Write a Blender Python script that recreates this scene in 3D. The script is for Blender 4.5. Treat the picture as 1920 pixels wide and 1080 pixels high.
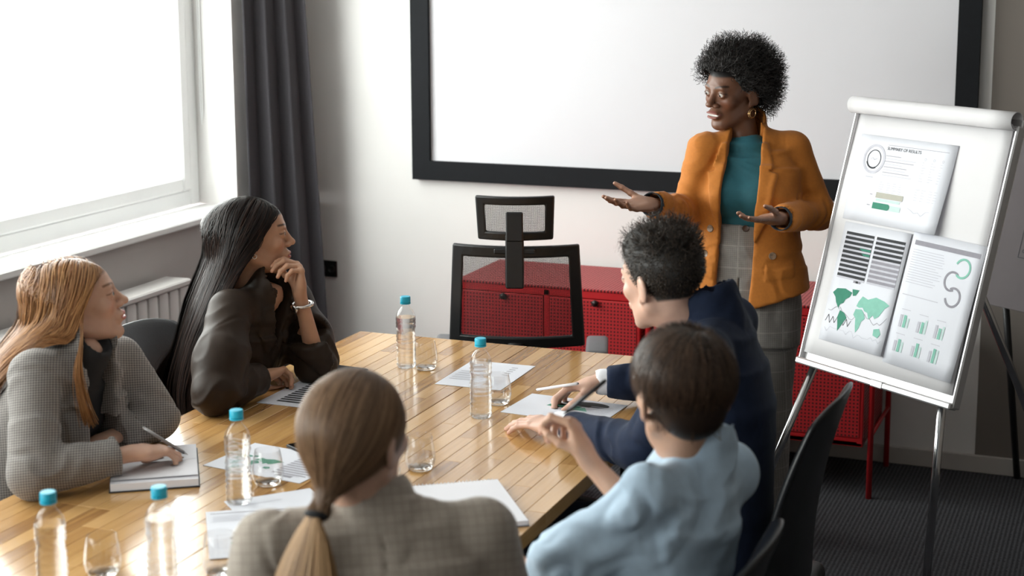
import bpy, bmesh, math, random
import numpy as np
from mathutils import Vector, Matrix

for _o in list(bpy.data.objects):
    bpy.data.objects.remove(_o)
SC = bpy.context.scene
COL = SC.collection

# ------------------------------------------------------------------ camera
F_PX, CX_PX, CY_PX = 3000.0, 960.0, 440.0
CAM_H = 2.0
_yaw, _pit, _rol = [math.radians(a) for a in (21.81, 9.87, -0.25)]
_fwd = np.array([-math.sin(_yaw) * math.cos(_pit), math.cos(_yaw) * math.cos(_pit), -math.sin(_pit)])
_rt = np.array([math.cos(_yaw), math.sin(_yaw), 0.0])
_up = np.cross(_rt, _fwd)
CAM_R = math.cos(_rol) * _rt + math.sin(_rol) * _up
CAM_U = -math.sin(_rol) * _rt + math.cos(_rol) * _up
CAM_F = _fwd
CAM_P = np.array([0.0, 0.0, CAM_H])
cam_data = bpy.data.cameras.new('camera')
cam = bpy.data.objects.new('camera', cam_data)
COL.objects.link(cam)
cam.matrix_world = Matrix(((CAM_R[0], CAM_U[0], -CAM_F[0], 0), (CAM_R[1], CAM_U[1], -CAM_F[1], 0),
                           (CAM_R[2], CAM_U[2], -CAM_F[2], CAM_H), (0, 0, 0, 1)))
cam_data.sensor_width = 36.0
cam_data.lens = 36.0 * F_PX / 1920.0
cam_data.shift_y = -(540.0 - CY_PX) / 1920.0
cam_data.clip_start = 0.05
cam_data.dof.use_dof = True
cam_data.dof.focus_distance = 4.85
cam_data.dof.aperture_fstop = 3.1
SC.camera = cam

# ------------------------------------------------------------------ world and light
wd = bpy.data.worlds.new('World'); SC.world = wd; wd.use_nodes = True
_bg = wd.node_tree.nodes['Background']
_bg.inputs[0].default_value = (1.0, 0.985, 0.97, 1)
_bg.inputs[1].default_value = 10.2
SC.view_settings.view_transform = 'Standard'
SC.view_settings.look = 'None'
SC.view_settings.gamma = 1.0
SC.view_settings.use_curve_mapping = False
SC.view_settings.exposure = 0.12

XW, YB = -3.60, 6.27          # window wall and back wall planes
XR, YN, ZC = 2.6, -3.0, 3.0   # right wall, near wall, ceiling
WIN = [(2.2, 5.84), (-2.4, 1.75)]   # window openings along the window wall
WZ0, WZ1 = 0.955, 2.72


def portal(name, loc, sx, sy):
    l = bpy.data.lights.new(name, 'AREA'); l.shape = 'RECTANGLE'; l.size = sx; l.size_y = sy
    l.cycles.is_portal = True
    o = bpy.data.objects.new(name, l); COL.objects.link(o); o.location = loc
    o.rotation_euler = (0, math.radians(-90), 0)
    return o


for i, (a, b) in enumerate(WIN):
    portal('window_portal', (XW - 0.21, (a + b) / 2, (WZ0 + WZ1) / 2), WZ1 - WZ0, b - a)


# ------------------------------------------------------------------ pixel helper: a point at a given depth / on a plane
def at(px, py, d):
    return CAM_P + d * (CAM_F + CAM_R * (px - CX_PX) / F_PX - CAM_U * (py - CY_PX) / F_PX)


def onz(px, py, z):
    v = at(px, py, 1.0) - CAM_P
    return CAM_P + v * (z - CAM_H) / v[2]


def ony(px, py, y):
    v = at(px, py, 1.0) - CAM_P
    return CAM_P + v * y / v[1]


# ------------------------------------------------------------------ scene helpers
def tag(o, label=None, cat=None, group=None, kind=None):
    if label: o['label'] = label
    if cat: o['category'] = cat
    if group: o['group'] = group
    if kind: o['kind'] = kind
    return o


def empty(name, loc=(0, 0, 0), rz=0.0, label=None, cat=None, group=None):
    o = bpy.data.objects.new(name, None); COL.objects.link(o)
    o.location = loc; o.rotation_euler = (0, 0, rz)
    o.empty_display_size = 0.05
    return tag(o, label, cat, group)


def link(name, me, parent=None):
    o = bpy.data.objects.new(name, me); COL.objects.link(o)
    if parent is not None:
        o.parent = parent
    return o


def copy_tree(o, parent=None):
    c = o.copy(); COL.objects.link(c)
    c.parent = parent
    for ch in list(o.children):
        copy_tree(ch, c)
    return c


# ------------------------------------------------------------------ materials
MATS = {}


def mat(name, col=(0.8, 0.8, 0.8), rough=0.5, metal=0.0, spec=0.5, coat=0.0, noise=None, bump=None, sss=0.0, vcol=False, sheen=0.0, emit=None):
    """noise=(scale, amount): colour variation. bump=(scale, strength, distance)."""
    if name in MATS: return MATS[name]
    m = bpy.data.materials.new(name); m.use_nodes = True
    nt = m.node_tree; b = nt.nodes['Principled BSDF']
    b.inputs['Base Color'].default_value = (*col, 1)
    b.inputs['Roughness'].default_value = rough
    b.inputs['Metallic'].default_value = metal
    b.inputs['Specular IOR Level'].default_value = spec
    if coat: b.inputs['Coat Weight'].default_value = coat; b.inputs['Coat Roughness'].default_value = 0.12
    if sheen: b.inputs['Sheen Weight'].default_value = sheen; b.inputs['Sheen Roughness'].default_value = 0.5
    if sss:
        b.inputs['Subsurface Weight'].default_value = sss
        b.inputs['Subsurface Radius'].default_value = (0.010, 0.004, 0.002)
        b.inputs['Subsurface Scale'].default_value = 1.0
    tc = nt.nodes.new('ShaderNodeTexCoord')
    src = None
    if vcol:
        a = nt.nodes.new('ShaderNodeAttribute'); a.attribute_name = 'Col'; src = a.outputs['Color']
        nt.links.new(src, b.inputs['Base Color'])
    if noise:
        n = nt.nodes.new('ShaderNodeTexNoise'); n.inputs['Scale'].default_value = noise[0]; n.inputs['Detail'].default_value = 4
        nt.links.new(tc.outputs['Object'], n.inputs['Vector'])
        mr = nt.nodes.new('ShaderNodeMapRange'); mr.inputs['From Min'].default_value = 0.3; mr.inputs['From Max'].default_value = 0.7
        mr.inputs['To Min'].default_value = 1 - noise[1]; mr.inputs['To Max'].default_value = 1 + noise[1]
        nt.links.new(n.outputs['Fac'], mr.inputs['Value'])
        mx = nt.nodes.new('ShaderNodeVectorMath'); mx.operation = 'SCALE'
        if src: nt.links.new(src, mx.inputs[0])
        else: mx.inputs[0].default_value = col
        nt.links.new(mr.outputs[0], mx.inputs['Scale'])
        nt.links.new(mx.outputs[0], b.inputs['Base Color'])
    if bump:
        n2 = nt.nodes.new('ShaderNodeTexNoise'); n2.inputs['Scale'].default_value = bump[0]; n2.inputs['Detail'].default_value = 3
        nt.links.new(tc.outputs['Object'], n2.inputs['Vector'])
        bp = nt.nodes.new('ShaderNodeBump'); bp.inputs['Strength'].default_value = bump[1]; bp.inputs['Distance'].default_value = bump[2]
        nt.links.new(n2.outputs['Fac'], bp.inputs['Height']); nt.links.new(bp.outputs[0], b.inputs['Normal'])
    if emit:
        b.inputs['Emission Color'].default_value = (*emit[:3], 1); b.inputs['Emission Strength'].default_value = emit[3]
    MATS[name] = m
    return m


def nodes_of(m):
    nt = m.node_tree
    return nt, nt.nodes['Principled BSDF']


def mnode(nt, op, a, b=None):
    n = nt.nodes.new('ShaderNodeMath'); n.operation = op
    for i, v in enumerate((a, b)):
        if v is None: continue
        if isinstance(v, (int, float)): n.inputs[i].default_value = v
        else: nt.links.new(v, n.inputs[i])
    return n.outputs[0]


def mixcol(nt, fac, a, b):
    n = nt.nodes.new('ShaderNodeMix'); n.data_type = 'RGBA'
    for i, v in ((0, fac), (6, a), (7, b)):
        if isinstance(v, (int, float)): n.inputs[i].default_value = v
        elif isinstance(v, tuple): n.inputs[i].default_value = (*v[:3], 1)
        else: nt.links.new(v, n.inputs[i])
    return n.outputs[2]


def checks(name, base, line, scale, rough=0.85, windowpane=None, axes='XZ', width=0.5):
    """Woven check: thin line grid over a base colour in object coordinates."""
    m = mat(name, base, rough, bump=(900, 0.25, 0.001), sheen=0.15)
    nt, b = nodes_of(m)
    tc = nt.nodes.new('ShaderNodeTexCoord'); sp = nt.nodes.new('ShaderNodeSeparateXYZ')
    nt.links.new(tc.outputs['Object'], sp.inputs[0])

    def along(ax):
        if isinstance(ax, str): return sp.outputs[ax]
        d = nt.nodes.new('ShaderNodeVectorMath'); d.operation = 'DOT_PRODUCT'; nt.links.new(tc.outputs['Object'], d.inputs[0]); d.inputs[1].default_value = ax
        return d.outputs['Value']

    def stripe(ax, s, w):
        v = mnode(nt, 'FRACT', mnode(nt, 'MULTIPLY', along(ax), s))
        return mnode(nt, 'LESS_THAN', v, w)
    col = base
    s1, s2 = stripe(axes[0], scale, width), stripe(axes[1], scale, width)
    f = mnode(nt, 'MULTIPLY', mnode(nt, 'ADD', s1, s2), 0.5)
    col = mixcol(nt, f, base, line)
    if windowpane:
        c3, s3, w3, amt = windowpane
        f2 = mnode(nt, 'MULTIPLY', mnode(nt, 'MAXIMUM', stripe(axes[0], s3, w3), stripe(axes[1], s3, w3)), amt)
        col = mixcol(nt, f2, col, c3)
    n = nt.nodes.new('ShaderNodeTexNoise'); n.inputs['Scale'].default_value = 60; nt.links.new(tc.outputs['Object'], n.inputs['Vector'])
    vm = nt.nodes.new('ShaderNodeVectorMath'); vm.operation = 'SCALE'
    nt.links.new(col, vm.inputs[0]); nt.links.new(mnode(nt, 'ADD', mnode(nt, 'MULTIPLY', n.outputs['Fac'], 0.3), 0.85), vm.inputs['Scale'])
    nt.links.new(vm.outputs[0], b.inputs['Base Color'])
    return m


def thin_glass(name, tint=(1, 1, 1), refl=0.5, rough=0.02, ior=1.5):
    """Thin clear sheet: transparent with a Fresnel reflection."""
    m = bpy.data.materials.new(name); m.use_nodes = True; nt = m.node_tree
    nt.nodes.remove(nt.nodes['Principled BSDF'])
    out = nt.nodes['Material Output']
    t = nt.nodes.new('ShaderNodeBsdfTransparent'); t.inputs[0].default_value = (*tint, 1)
    g = nt.nodes.new('ShaderNodeBsdfGlossy'); g.inputs['Roughness'].default_value = rough
    lw = nt.nodes.new('ShaderNodeLayerWeight'); lw.inputs[0].default_value = 0.5
    f = mnode(nt, 'ADD', 0.045, mnode(nt, 'MULTIPLY', mnode(nt, 'POWER', lw.outputs['Facing'], 3.5), refl))
    mx = nt.nodes.new('ShaderNodeMixShader')
    nt.links.new(f, mx.inputs[0]); nt.links.new(t.outputs[0], mx.inputs[1]); nt.links.new(g.outputs[0], mx.inputs[2])
    nt.links.new(mx.outputs[0], out.inputs[0])
    MATS[name] = m
    return m


# ------------------------------------------------------------------ mesh collector
class MB:
    def __init__(s):
        s.bm = bmesh.new(); s.mi = 0

    def _xf(s, vs, M):
        for v in vs: v.co = M @ v.co

    def _setmi(s, faces):
        for f in faces: f.material_index = s.mi

    def box(s, c, size, R=None, bev=0.0, seg=1):
        b2 = bmesh.new()
        bmesh.ops.create_cube(b2, size=1.0)
        for v in b2.verts: v.co = Vector((v.co.x * size[0], v.co.y * size[1], v.co.z * size[2]))
        if bev > 0:
            bmesh.ops.bevel(b2, geom=list(b2.edges), offset=bev, segments=seg, affect='EDGES', profile=0.5)
        M = Matrix.Translation(Vector(c)) @ (R.to_4x4() if R is not None else Matrix())
        s._merge(b2, M)
        return s

    def _merge(s, b2, M=None):
        mp = {}
        for v in b2.verts: mp[v] = s.bm.verts.new(M @ v.co if M is not None else v.co)
        for f in b2.faces:
            try:
                nf = s.bm.faces.new([mp[v] for v in f.verts]); nf.material_index = s.mi
            except ValueError:
                pass
        b2.free()

    def tube(s, pts, r, seg=8, closed=False, caps=True):
        pts = [Vector(p) for p in pts]; n = len(pts)
        rs = r if hasattr(r, '__len__') else [r] * n
        rings = []; prev = None
        for i, p in enumerate(pts):
            if closed: t = pts[(i + 1) % n] - pts[i - 1]
            else: t = pts[min(i + 1, n - 1)] - pts[max(i - 1, 0)]
            t.normalize()
            if prev is None:
                a = Vector((0, 0, 1)) if abs(t.z) < 0.9 else Vector((1, 0, 0))
                u = t.cross(a).normalized()
            else:
                u = (prev - t * prev.dot(t)).normalized()
            prev = u; w = t.cross(u)
            rings.append([s.bm.verts.new(p + (u * math.cos(2 * math.pi * k / seg) + w * math.sin(2 * math.pi * k / seg)) * rs[i]) for k in range(seg)])
        m = n if closed else n - 1
        for i in range(m):
            A, B = rings[i], rings[(i + 1) % n]
            for k in range(seg):
                f = s.bm.faces.new((A[k], A[(k + 1) % seg], B[(k + 1) % seg], B[k])); f.material_index = s.mi; f.smooth = True
        if caps and not closed:
            f = s.bm.faces.new(rings[0][::-1]); f.material_index = s.mi
            f = s.bm.faces.new(rings[-1]); f.material_index = s.mi
        return s

    def lathe(s, prof, seg=24, M=None, capb=True, capt=True):
        M = M or Matrix()
        rings = []
        for r, z in prof:
            rings.append([s.bm.verts.new(M @ Vector((r * math.cos(2 * math.pi * k / seg), r * math.sin(2 * math.pi * k / seg), z))) for k in range(seg)])
        for i in range(len(rings) - 1):
            A, B = rings[i], rings[i + 1]
            for k in range(seg):
                f = s.bm.faces.new((A[k], A[(k + 1) % seg], B[(k + 1) % seg], B[k])); f.material_index = s.mi; f.smooth = True
        if capb: s.bm.faces.new(rings[0][::-1]).material_index = s.mi
        if capt: s.bm.faces.new(rings[-1]).material_index = s.mi
        return s

    def prism(s, poly, z0, z1, M=None):
        M = M or Matrix()
        lo = [s.bm.verts.new(M @ Vector((x, y, z0))) for x, y in poly]
        hi = [s.bm.verts.new(M @ Vector((x, y, z1))) for x, y in poly]
        n = len(poly)
        fs = [s.bm.faces.new(hi), s.bm.faces.new(lo[::-1])]
        for i in range(n):
            fs.append(s.bm.faces.new((lo[i], lo[(i + 1) % n], hi[(i + 1) % n], hi[i])))
        s._setmi(fs)
        return s

    def flat(s, poly, z, M=None):
        M = M or Matrix()
        f = s.bm.faces.new([s.bm.verts.new(M @ Vector((x, y, z))) for x, y in poly]); f.material_index = s.mi
        return s

    def grid(s, P, thick=None, closed_u=False):
        """P[i][j] points -> quad sheet."""
        V = [[s.bm.verts.new(Vector(p)) for p in row] for row in P]
        nu, nv = len(V), len(V[0])
        for i in range(nu - (0 if closed_u else 1)):
            for j in range(nv - 1):
                f = s.bm.faces.new((V[i][j], V[(i + 1) % nu][j], V[(i + 1) % nu][j + 1], V[i][j + 1])); f.material_index = s.mi; f.smooth = True
        return s

    def build(s, name, m, parent=None, smooth=None, recalc=True):
        me = bpy.data.meshes.new(name)
        if recalc: bmesh.ops.recalc_face_normals(s.bm, faces=list(s.bm.faces))
        s.bm.to_mesh(me); s.bm.free()
        for x in (m if isinstance(m, (list, tuple)) else [m]): me.materials.append(x)
        if smooth:
            me.polygons.foreach_set('use_smooth', [True] * len(me.polygons))
            try: me.set_sharp_from_angle(angle=math.radians(smooth))
            except Exception: pass
        return link(name, me, parent)


def basis(ex, ey, ez, o=(0, 0, 0)):
    return Matrix(((ex[0], ey[0], ez[0], o[0]), (ex[1], ey[1], ez[1], o[1]), (ex[2], ey[2], ez[2], o[2]), (0, 0, 0, 1)))

# ================================================================== structure
M_WALL = mat('wall_white_paint', (0.80, 0.785, 0.77), 0.9, noise=(3, 0.02), bump=(220, 0.08, 0.002))
M_TAUPE = mat('wall_taupe_paint', (0.20, 0.175, 0.155), 0.9, noise=(3, 0.04), bump=(220, 0.08, 0.002))
M_CEIL = mat('ceiling_paint', (0.62, 0.61, 0.60), 0.95, noise=(2, 0.02))
M_FRAME = mat('window_frame_plastic', (0.92, 0.93, 0.93), 0.35, noise=(4, 0.01))
M_SILL = mat('sill_white', (0.86, 0.86, 0.85), 0.4, noise=(4, 0.01))
M_BASEB = mat('baseboard_paint', (0.5, 0.47, 0.44), 0.7, noise=(6, 0.03))
M_GREYWALL = mat('grey_under_window_paint', (0.46, 0.43, 0.415), 0.9, noise=(4, 0.03), bump=(180, 0.1, 0.002))

# carpet: dark ribbed loop pile
M_CARPET = mat('carpet_dark_ribbed', (0.05, 0.05, 0.055), 1.0, spec=0.1)
nt, b = nodes_of(M_CARPET)
tc = nt.nodes.new('ShaderNodeTexCoord'); sp = nt.nodes.new('ShaderNodeSeparateXYZ'); nt.links.new(tc.outputs['Object'], sp.inputs[0])
nz = nt.nodes.new('ShaderNodeTexNoise'); nz.inputs['Scale'].default_value = 90; nz.inputs['Detail'].default_value = 5
nt.links.new(tc.outputs['Object'], nz.inputs['Vector'])
wv = mnode(nt, 'SINE', mnode(nt, 'ADD', mnode(nt, 'MULTIPLY', sp.outputs[0], 420.0), mnode(nt, 'MULTIPLY', nz.outputs['Fac'], 3.0)))
f = mnode(nt, 'ADD', mnode(nt, 'MULTIPLY', wv, 0.25), mnode(nt, 'MULTIPLY', nz.outputs['Fac'], 0.9))
nt.links.new(mixcol(nt, f, (0.032, 0.032, 0.036), (0.105, 0.105, 0.115)), b.inputs['Base Color'])
bp = nt.nodes.new('ShaderNodeBump'); bp.inputs['Strength'].default_value = 0.8; bp.inputs['Distance'].default_value = 0.004
nt.links.new(f, bp.inputs['Height']); nt.links.new(bp.outputs[0], b.inputs['Normal'])


def struct(name, mb, m, parent=None, label=None):
    o = mb.build(name, m, parent)
    if parent is None: o['kind'] = 'structure'
    if label: o['label'] = label
    return o


struct('floor', MB().box(((XR + XW) / 2, (YB + YN) / 2, -0.05), (XR - XW + 0.6, YB - YN + 0.6, 0.1)), M_CARPET, label='dark grey ribbed carpet floor')
struct('ceiling', MB().box(((XR + XW) / 2, (YB + YN) / 2, ZC + 0.05), (XR - XW + 0.6, YB - YN + 0.6, 0.1)), M_CEIL, label='white ceiling above the meeting room')
XS = -0.56    # where the back wall changes from white to taupe paint
struct('wall_back', MB().box(((XW + XS) / 2 - 0.15, YB + 0.1, ZC / 2), (XS - XW + 0.3, 0.2, ZC)), M_WALL, label='white back wall behind the framed screen')
struct('wall_back_right', MB().box(((XS + XR) / 2 + 0.1, YB + 0.1, ZC / 2), (XR - XS + 0.2, 0.2, ZC)), M_TAUPE, label='taupe painted wall right of the screen')
struct('wall_right', MB().box((XR + 0.1, (YB + YN) / 2, ZC / 2), (0.2, YB - YN, ZC)), M_TAUPE, label='plain wall on the dark side of the room')
struct('wall_near', MB().box(((XW + XR) / 2, YN - 0.1, ZC / 2), (XR - XW + 0.4, 0.2, ZC)), mat('near_wall_grey_paint', (0.42, 0.40, 0.39), 0.9, noise=(3, 0.02)), label='grey wall at the near end of the room')
# window wall with openings
wl = MB()
T = 0.30
wl.box((XW - T / 2, (YB + YN) / 2, WZ1 + (ZC - WZ1) / 2), (T, YB - YN, ZC - WZ1))
ys = [YN] + [v for a, b_ in sorted(WIN) for v in (a, b_)] + [YB]
for i in range(0, len(ys), 2):
    wl.box((XW - T / 2, (ys[i] + ys[i + 1]) / 2, (WZ0 + WZ1) / 2), (T, ys[i + 1] - ys[i], WZ1 - WZ0))
struct('wall_left', wl, M_WALL, label='white window wall around the daylight opening')
struct('wall_left_lower', MB().box((XW - T / 2, (YB + YN) / 2, (WZ0 - 0.03) / 2), (T, YB - YN, WZ0 - 0.03)), M_GREYWALL, label='grey parapet wall under the window sill')
struct('baseboard_back', MB().box(((XW + XR) / 2, YB - 0.008, 0.035), (XR - XW, 0.016, 0.07), bev=0.003), M_BASEB, label='low skirting along the back wall')

M_PANE = thin_glass('window_pane_glass', (0.97, 1.0, 0.99), 0.4)
for wi, (a, b_) in enumerate(WIN):
    w = empty('window_%d' % (wi + 1), (XW - 0.22, (a + b_) / 2, WZ0)); w['kind'] = 'structure'
    w['label'] = 'large daylight window with white plastic frame' if wi == 0 else 'second window of the same wall beside the camera'
    L = b_ - a; Hh = WZ1 - WZ0
    fr = MB()
    for yy in (-L / 2 + 0.035, L / 2 - 0.035): fr.box((0, yy, Hh / 2), (0.07, 0.07, Hh), bev=0.006)
    for zz in (0.035, Hh - 0.035): fr.box((0, 0, zz), (0.068, L - 0.142, 0.07), bev=0.006)
    fr.build('window_frame', M_FRAME, w)
    n = 2
    for k in range(n):
        y0 = -L / 2 + 0.07 + k * (L - 0.14) / n; y1 = y0 + (L - 0.14) / n
        sa = MB()
        for yy in (y0 + 0.03, y1 - 0.03): sa.box((0.012, yy, Hh / 2), (0.06, 0.06, Hh - 0.14), bev=0.008)
        for zz in (0.10, Hh - 0.10): sa.box((0.012, (y0 + y1) / 2, zz), (0.058, y1 - y0 - 0.122, 0.06), bev=0.008)
        so = sa.build('window_sash', M_FRAME, w)
        MB().box((0.0, (y0 + y1) / 2, Hh / 2), (0.006, y1 - y0 - 0.10, Hh - 0.24)).build('pane', M_PANE, so)
    struct('trim_%d' % (wi + 1), MB().box((XW - 0.075, (a + b_) / 2, WZ0 - 0.015), (0.21, b_ - a + 0.0, 0.03), bev=0.006), M_SILL,
           label='white window sill board of the large window' if wi == 0 else 'white window sill board of the second window')

# pull cord hanging beside the window frame
tag(MB().tube([(XW - 0.16, 5.832, 2.7), (XW - 0.16, 5.832, 1.6), (XW - 0.16, 5.83, 1.36), (XW - 0.155, 5.828, 1.30), (XW - 0.15, 5.829, 1.36), (XW - 0.15, 5.832, 2.7)], 0.0025, 6).build('blind_cord', M_FRAME),
    'thin white blind cord loop beside the window frame', 'cord')

# ------------------------------------------------------------------ projection screen
SX0, SX1, SZ0, SZ1 = -2.957, -0.606, 1.049, 2.52
FWID = 0.083
scr = empty('projection_screen', ((SX0 + SX1) / 2, YB, SZ0), label='white projection screen in a wide black frame on the back wall', cat='screen')
M_BLACKFR = mat('black_velvet_frame', (0.006, 0.007, 0.009), 0.75, noise=(30, 0.1), spec=0.25)
M_SCREEN = mat('screen_fabric', (0.76, 0.75, 0.785), 0.8, noise=(3, 0.012))
w2, hh = (SX1 - SX0) / 2, SZ1 - SZ0
MB().box((0, -0.018, hh / 2), (2 * w2 - 0.12, 0.008, hh - 0.12)).build('screen_surface', M_SCREEN, scr)
for sx in (-1, 1):
    MB().prism([(sx * w2, 0), (sx * w2, hh), (sx * (w2 - FWID), hh - FWID), (sx * (w2 - FWID), FWID)], 0.002, 0.042,
               basis((1, 0, 0), (0, 0, 1), (0, -1, 0))).build('frame_bar', M_BLACKFR, scr)
for z0, z1 in ((0, FWID), (hh, hh - FWID)):
    MB().prism([(-w2, z0), (w2, z0), (w2 - FWID, z1), (-w2 + FWID, z1)], 0.002, 0.042,
               basis((1, 0, 0), (0, 0, 1), (0, -1, 0))).build('frame_bar', M_BLACKFR, scr)

# ------------------------------------------------------------------ wall socket
sk = empty('wall_socket', (-3.405, YB, 0.617), label='black double wall socket plate beside the curtain', cat='socket')
M_SOCK = mat('socket_black_plastic', (0.008, 0.008, 0.009), 0.35, noise=(20, 0.05))
MB().box((0, -0.005, 0), (0.10, 0.01, 0.075), bev=0.003).build('plate', M_SOCK, sk)
for sx in (-0.024, 0.024):
    q = MB().lathe([(0.019, 0), (0.019, 0.003), (0.016, 0.003), (0.0155, 0.001), (0.0, 0.001)], 20, Matrix.Translation((sx, -0.010, 0)) @ Matrix.Rotation(math.pi / 2, 4, 'X'), capt=False).build('socket_well', M_SOCK, sk)

# ------------------------------------------------------------------ curtain: heavy grey fabric with deep folds
M_CURT = mat('curtain_charcoal_fabric', (0.060, 0.055, 0.062), 0.95, noise=(400, 0.18), bump=(700, 0.3, 0.001), sheen=0.08)
cw = empty('curtain', (-3.42, 5.98, 0), label='heavy charcoal grey curtain gathered beside the window', cat='curtain')
P = []
NU = 120
for i in range(NU + 1):
    u = i / NU
    row = []
    for j in range(26):
        v = j / 25.0; z = 0.02 + v * 2.88
        flare = 1.0 + 0.55 * (1 - v) ** 1.2
        s = (u - 0.5)
        # base line runs diagonally across the corner
        bx = -3.575 + (0.135 + 0.115 * (1 - v) ** 1.1) * u
        by = 5.885 + (0.175 + 0.045 * (1 - v)) * u
        amp = 0.029 + 0.012 * (1 - v)
        ph = 2 * math.pi * 2.9 * u ** 1.05 + 0.5 * math.sin(2.2 * v) + 0.9
        a_ = amp * math.sin(ph); t_ = 0.016 * math.sin(2 * ph + 0.8)
        row.append((bx + a_ * 0.80 + t_ * 0.6 + 3.42, by - a_ * 0.60 + t_ * 0.8 - 5.98, z))
    P.append(row)
co = MB().grid(P).build('curtain_cloth', M_CURT, cw, smooth=80)
md = co.modifiers.new('thick', 'SOLIDIFY'); md.thickness = 0.004
MB().tube([(-0.16, -1.2, 2.93), (-0.16, 0.25, 2.93)], 0.012, 10).build('curtain_rod', mat('rod_dark_metal', (0.05, 0.05, 0.05), 0.4, 0.8, noise=(10, .05)), cw)

# ------------------------------------------------------------------ radiator under the window
M_RAD = mat('radiator_enamel', (0.66, 0.635, 0.62), 0.4, noise=(6, 0.02))
rd = empty('radiator', (XW + 0.085, 4.2, 0.10), label='pale grey sectional radiator under the window sill', cat='radiator')
RL, RZ = 2.1, 0.66
MB().box((0, 0, RZ - 0.012), (0.12, RL, 0.026), bev=0.006).build('top_rail', M_RAD, rd)
MB().box((0, 0, 0.02), (0.10, RL, 0.03), bev=0.004).build('bottom_rail', M_RAD, rd)
fin_me = None
nf = 30
for k in range(nf):
    y = -RL / 2 + (k + 0.5) * RL / nf
    if fin_me is None:
        o = MB().box((0.0, 0, RZ / 2 - 0.005), (0.10, RL / nf - 0.007, RZ - 0.04), bev=0.012, seg=2).build('fin', M_RAD, rd, smooth=40); fin_me = o.data
    else:
        o = link('fin', fin_me, rd)
    o.location = (0, y, 0)
for yy in (-0.8, 0.8):
    MB().tube([(0, yy, 0.0), (0, yy, -0.10)], 0.014, 10).build('foot', M_RAD, rd)


# ================================================================== table: two butcher-block desks side by side
M_STAVE = mat('oiled_butcher_block', (0.55, 0.33, 0.15), 0.22, spec=0.5, coat=0.6)
nt, b = nodes_of(M_STAVE)
tc = nt.nodes.new('ShaderNodeTexCoord'); oi = nt.nodes.new('ShaderNodeObjectInfo')
mp = nt.nodes.new('ShaderNodeMapping'); mp.inputs['Scale'].default_value = (60, 3.0, 60)
ad = nt.nodes.new('ShaderNodeVectorMath'); ad.operation = 'ADD'
nt.links.new(tc.outputs['Object'], ad.inputs[0]); nt.links.new(oi.outputs['Random'], ad.inputs[1])
nt.links.new(ad.outputs[0], mp.inputs[0])
nz = nt.nodes.new('ShaderNodeTexNoise'); nz.inputs['Scale'].default_value = 1.6; nz.inputs['Detail'].default_value = 6; nz.inputs['Distortion'].default_value = 0.6
nt.links.new(mp.outputs[0], nz.inputs['Vector'])
cr = nt.nodes.new('ShaderNodeValToRGB')
cr.color_ramp.elements[0].color = (0.30, 0.145, 0.050, 1); cr.color_ramp.elements[1].color = (0.68, 0.41, 0.175, 1)
cr.color_ramp.elements.new(0.22).color = (0.45, 0.235, 0.078, 1)
cr.color_ramp.elements.new(0.55).color = (0.585, 0.335, 0.125, 1)
nt.links.new(mnode(nt, 'ADD', mnode(nt, 'MULTIPLY', oi.outputs['Random'], 0.85), mnode(nt, 'MULTIPLY', mnode(nt, 'SUBTRACT', nz.outputs['Fac'], 0.42), 0.75)), cr.inputs[0])
nt.links.new(cr.outputs[0], b.inputs['Base Color'])
nt.links.new(mnode(nt, 'ADD', mnode(nt, 'MULTIPLY', nz.outputs['Fac'], 0.14), 0.15), b.inputs['Roughness'])
M_CORE = mat('table_core_board', (0.28, 0.15, 0.06), 0.6, noise=(20, 0.1))
M_STEEL_BLK = mat('black_powder_steel', (0.010, 0.010, 0.011), 0.45, noise=(40, 0.06))
TX0, TXM, TX1, TY0, TY1, TZ = -2.445, -1.835, -1.225, 2.47, 4.72, 0.75
SLEN = [0.34, 0.45, 0.56, 0.67]
NROW = 13
stave_me = {}
rnd = random.Random(11)
for ti, (x0, x1) in enumerate(((TX0, TXM - 0.0012), (TXM + 0.0012, TX1))):
    tb = empty('meeting_table', ((x0 + x1) / 2, (TY0 + TY1) / 2, 0),
               label=('butcher-block wooden desk on the window side of the central seam' if ti == 0 else 'butcher-block wooden desk on the flip chart side of the central seam'),
               cat='table', group='two desks pushed together')
    Wd, Ln = x1 - x0, TY1 - TY0
    MB().box((0, 0, TZ - 0.029), (Wd - 0.006, Ln - 0.006, 0.022)).build('core_board', M_CORE, tb)
    rw = Wd / NROW
    for r_ in range(NROW):
        y = -Ln / 2
        first = True
        while y < Ln / 2 - 1e-6:
            L_ = rnd.choice(SLEN)
            if first: L_ *= rnd.choice((0.4, 0.7, 1.0)); first = False
            if y + L_ > Ln / 2 - 0.14: L_ = Ln / 2 - y
            key = round(L_, 3)
            if key not in stave_me:
                o = MB().box((0, 0, 0), (rw - 0.0006, L_ - 0.0006, 0.036), bev=0.0008).build('stave', M_STAVE, tb)
                stave_me[key] = o.data
            else:
                o = link('stave', stave_me[key], tb)
            o.location = (-Wd / 2 + (r_ + 0.5) * rw, y + L_ / 2, TZ - 0.018)
            y += L_
    fr = MB()
    for sx in (-1, 1): fr.box((sx * (Wd / 2 - 0.06), 0, TZ - 0.06), (0.04, Ln - 0.2, 0.04), bev=0.002)
    for sy in (-1, 1): fr.box((0, sy * (Ln / 2 - 0.22), TZ - 0.06), (Wd - 0.16, 0.04, 0.0395), bev=0.002)
    fr.build('underframe', M_STEEL_BLK, tb)
    for sx in (-1, 1):
        for sy in (-1, 1):
            MB().box((sx * (Wd / 2 - 0.045), (Ln / 2 - (0.22 if ti == 0 else 0.67)) if sy > 0 else (-Ln / 2 + (0.40 if (ti == 0 and sx < 0) else 0.68)), (TZ - 0.04) / 2), (0.05, 0.05, TZ - 0.04), bev=0.003).build('leg', M_STEEL_BLK, tb)


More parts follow.
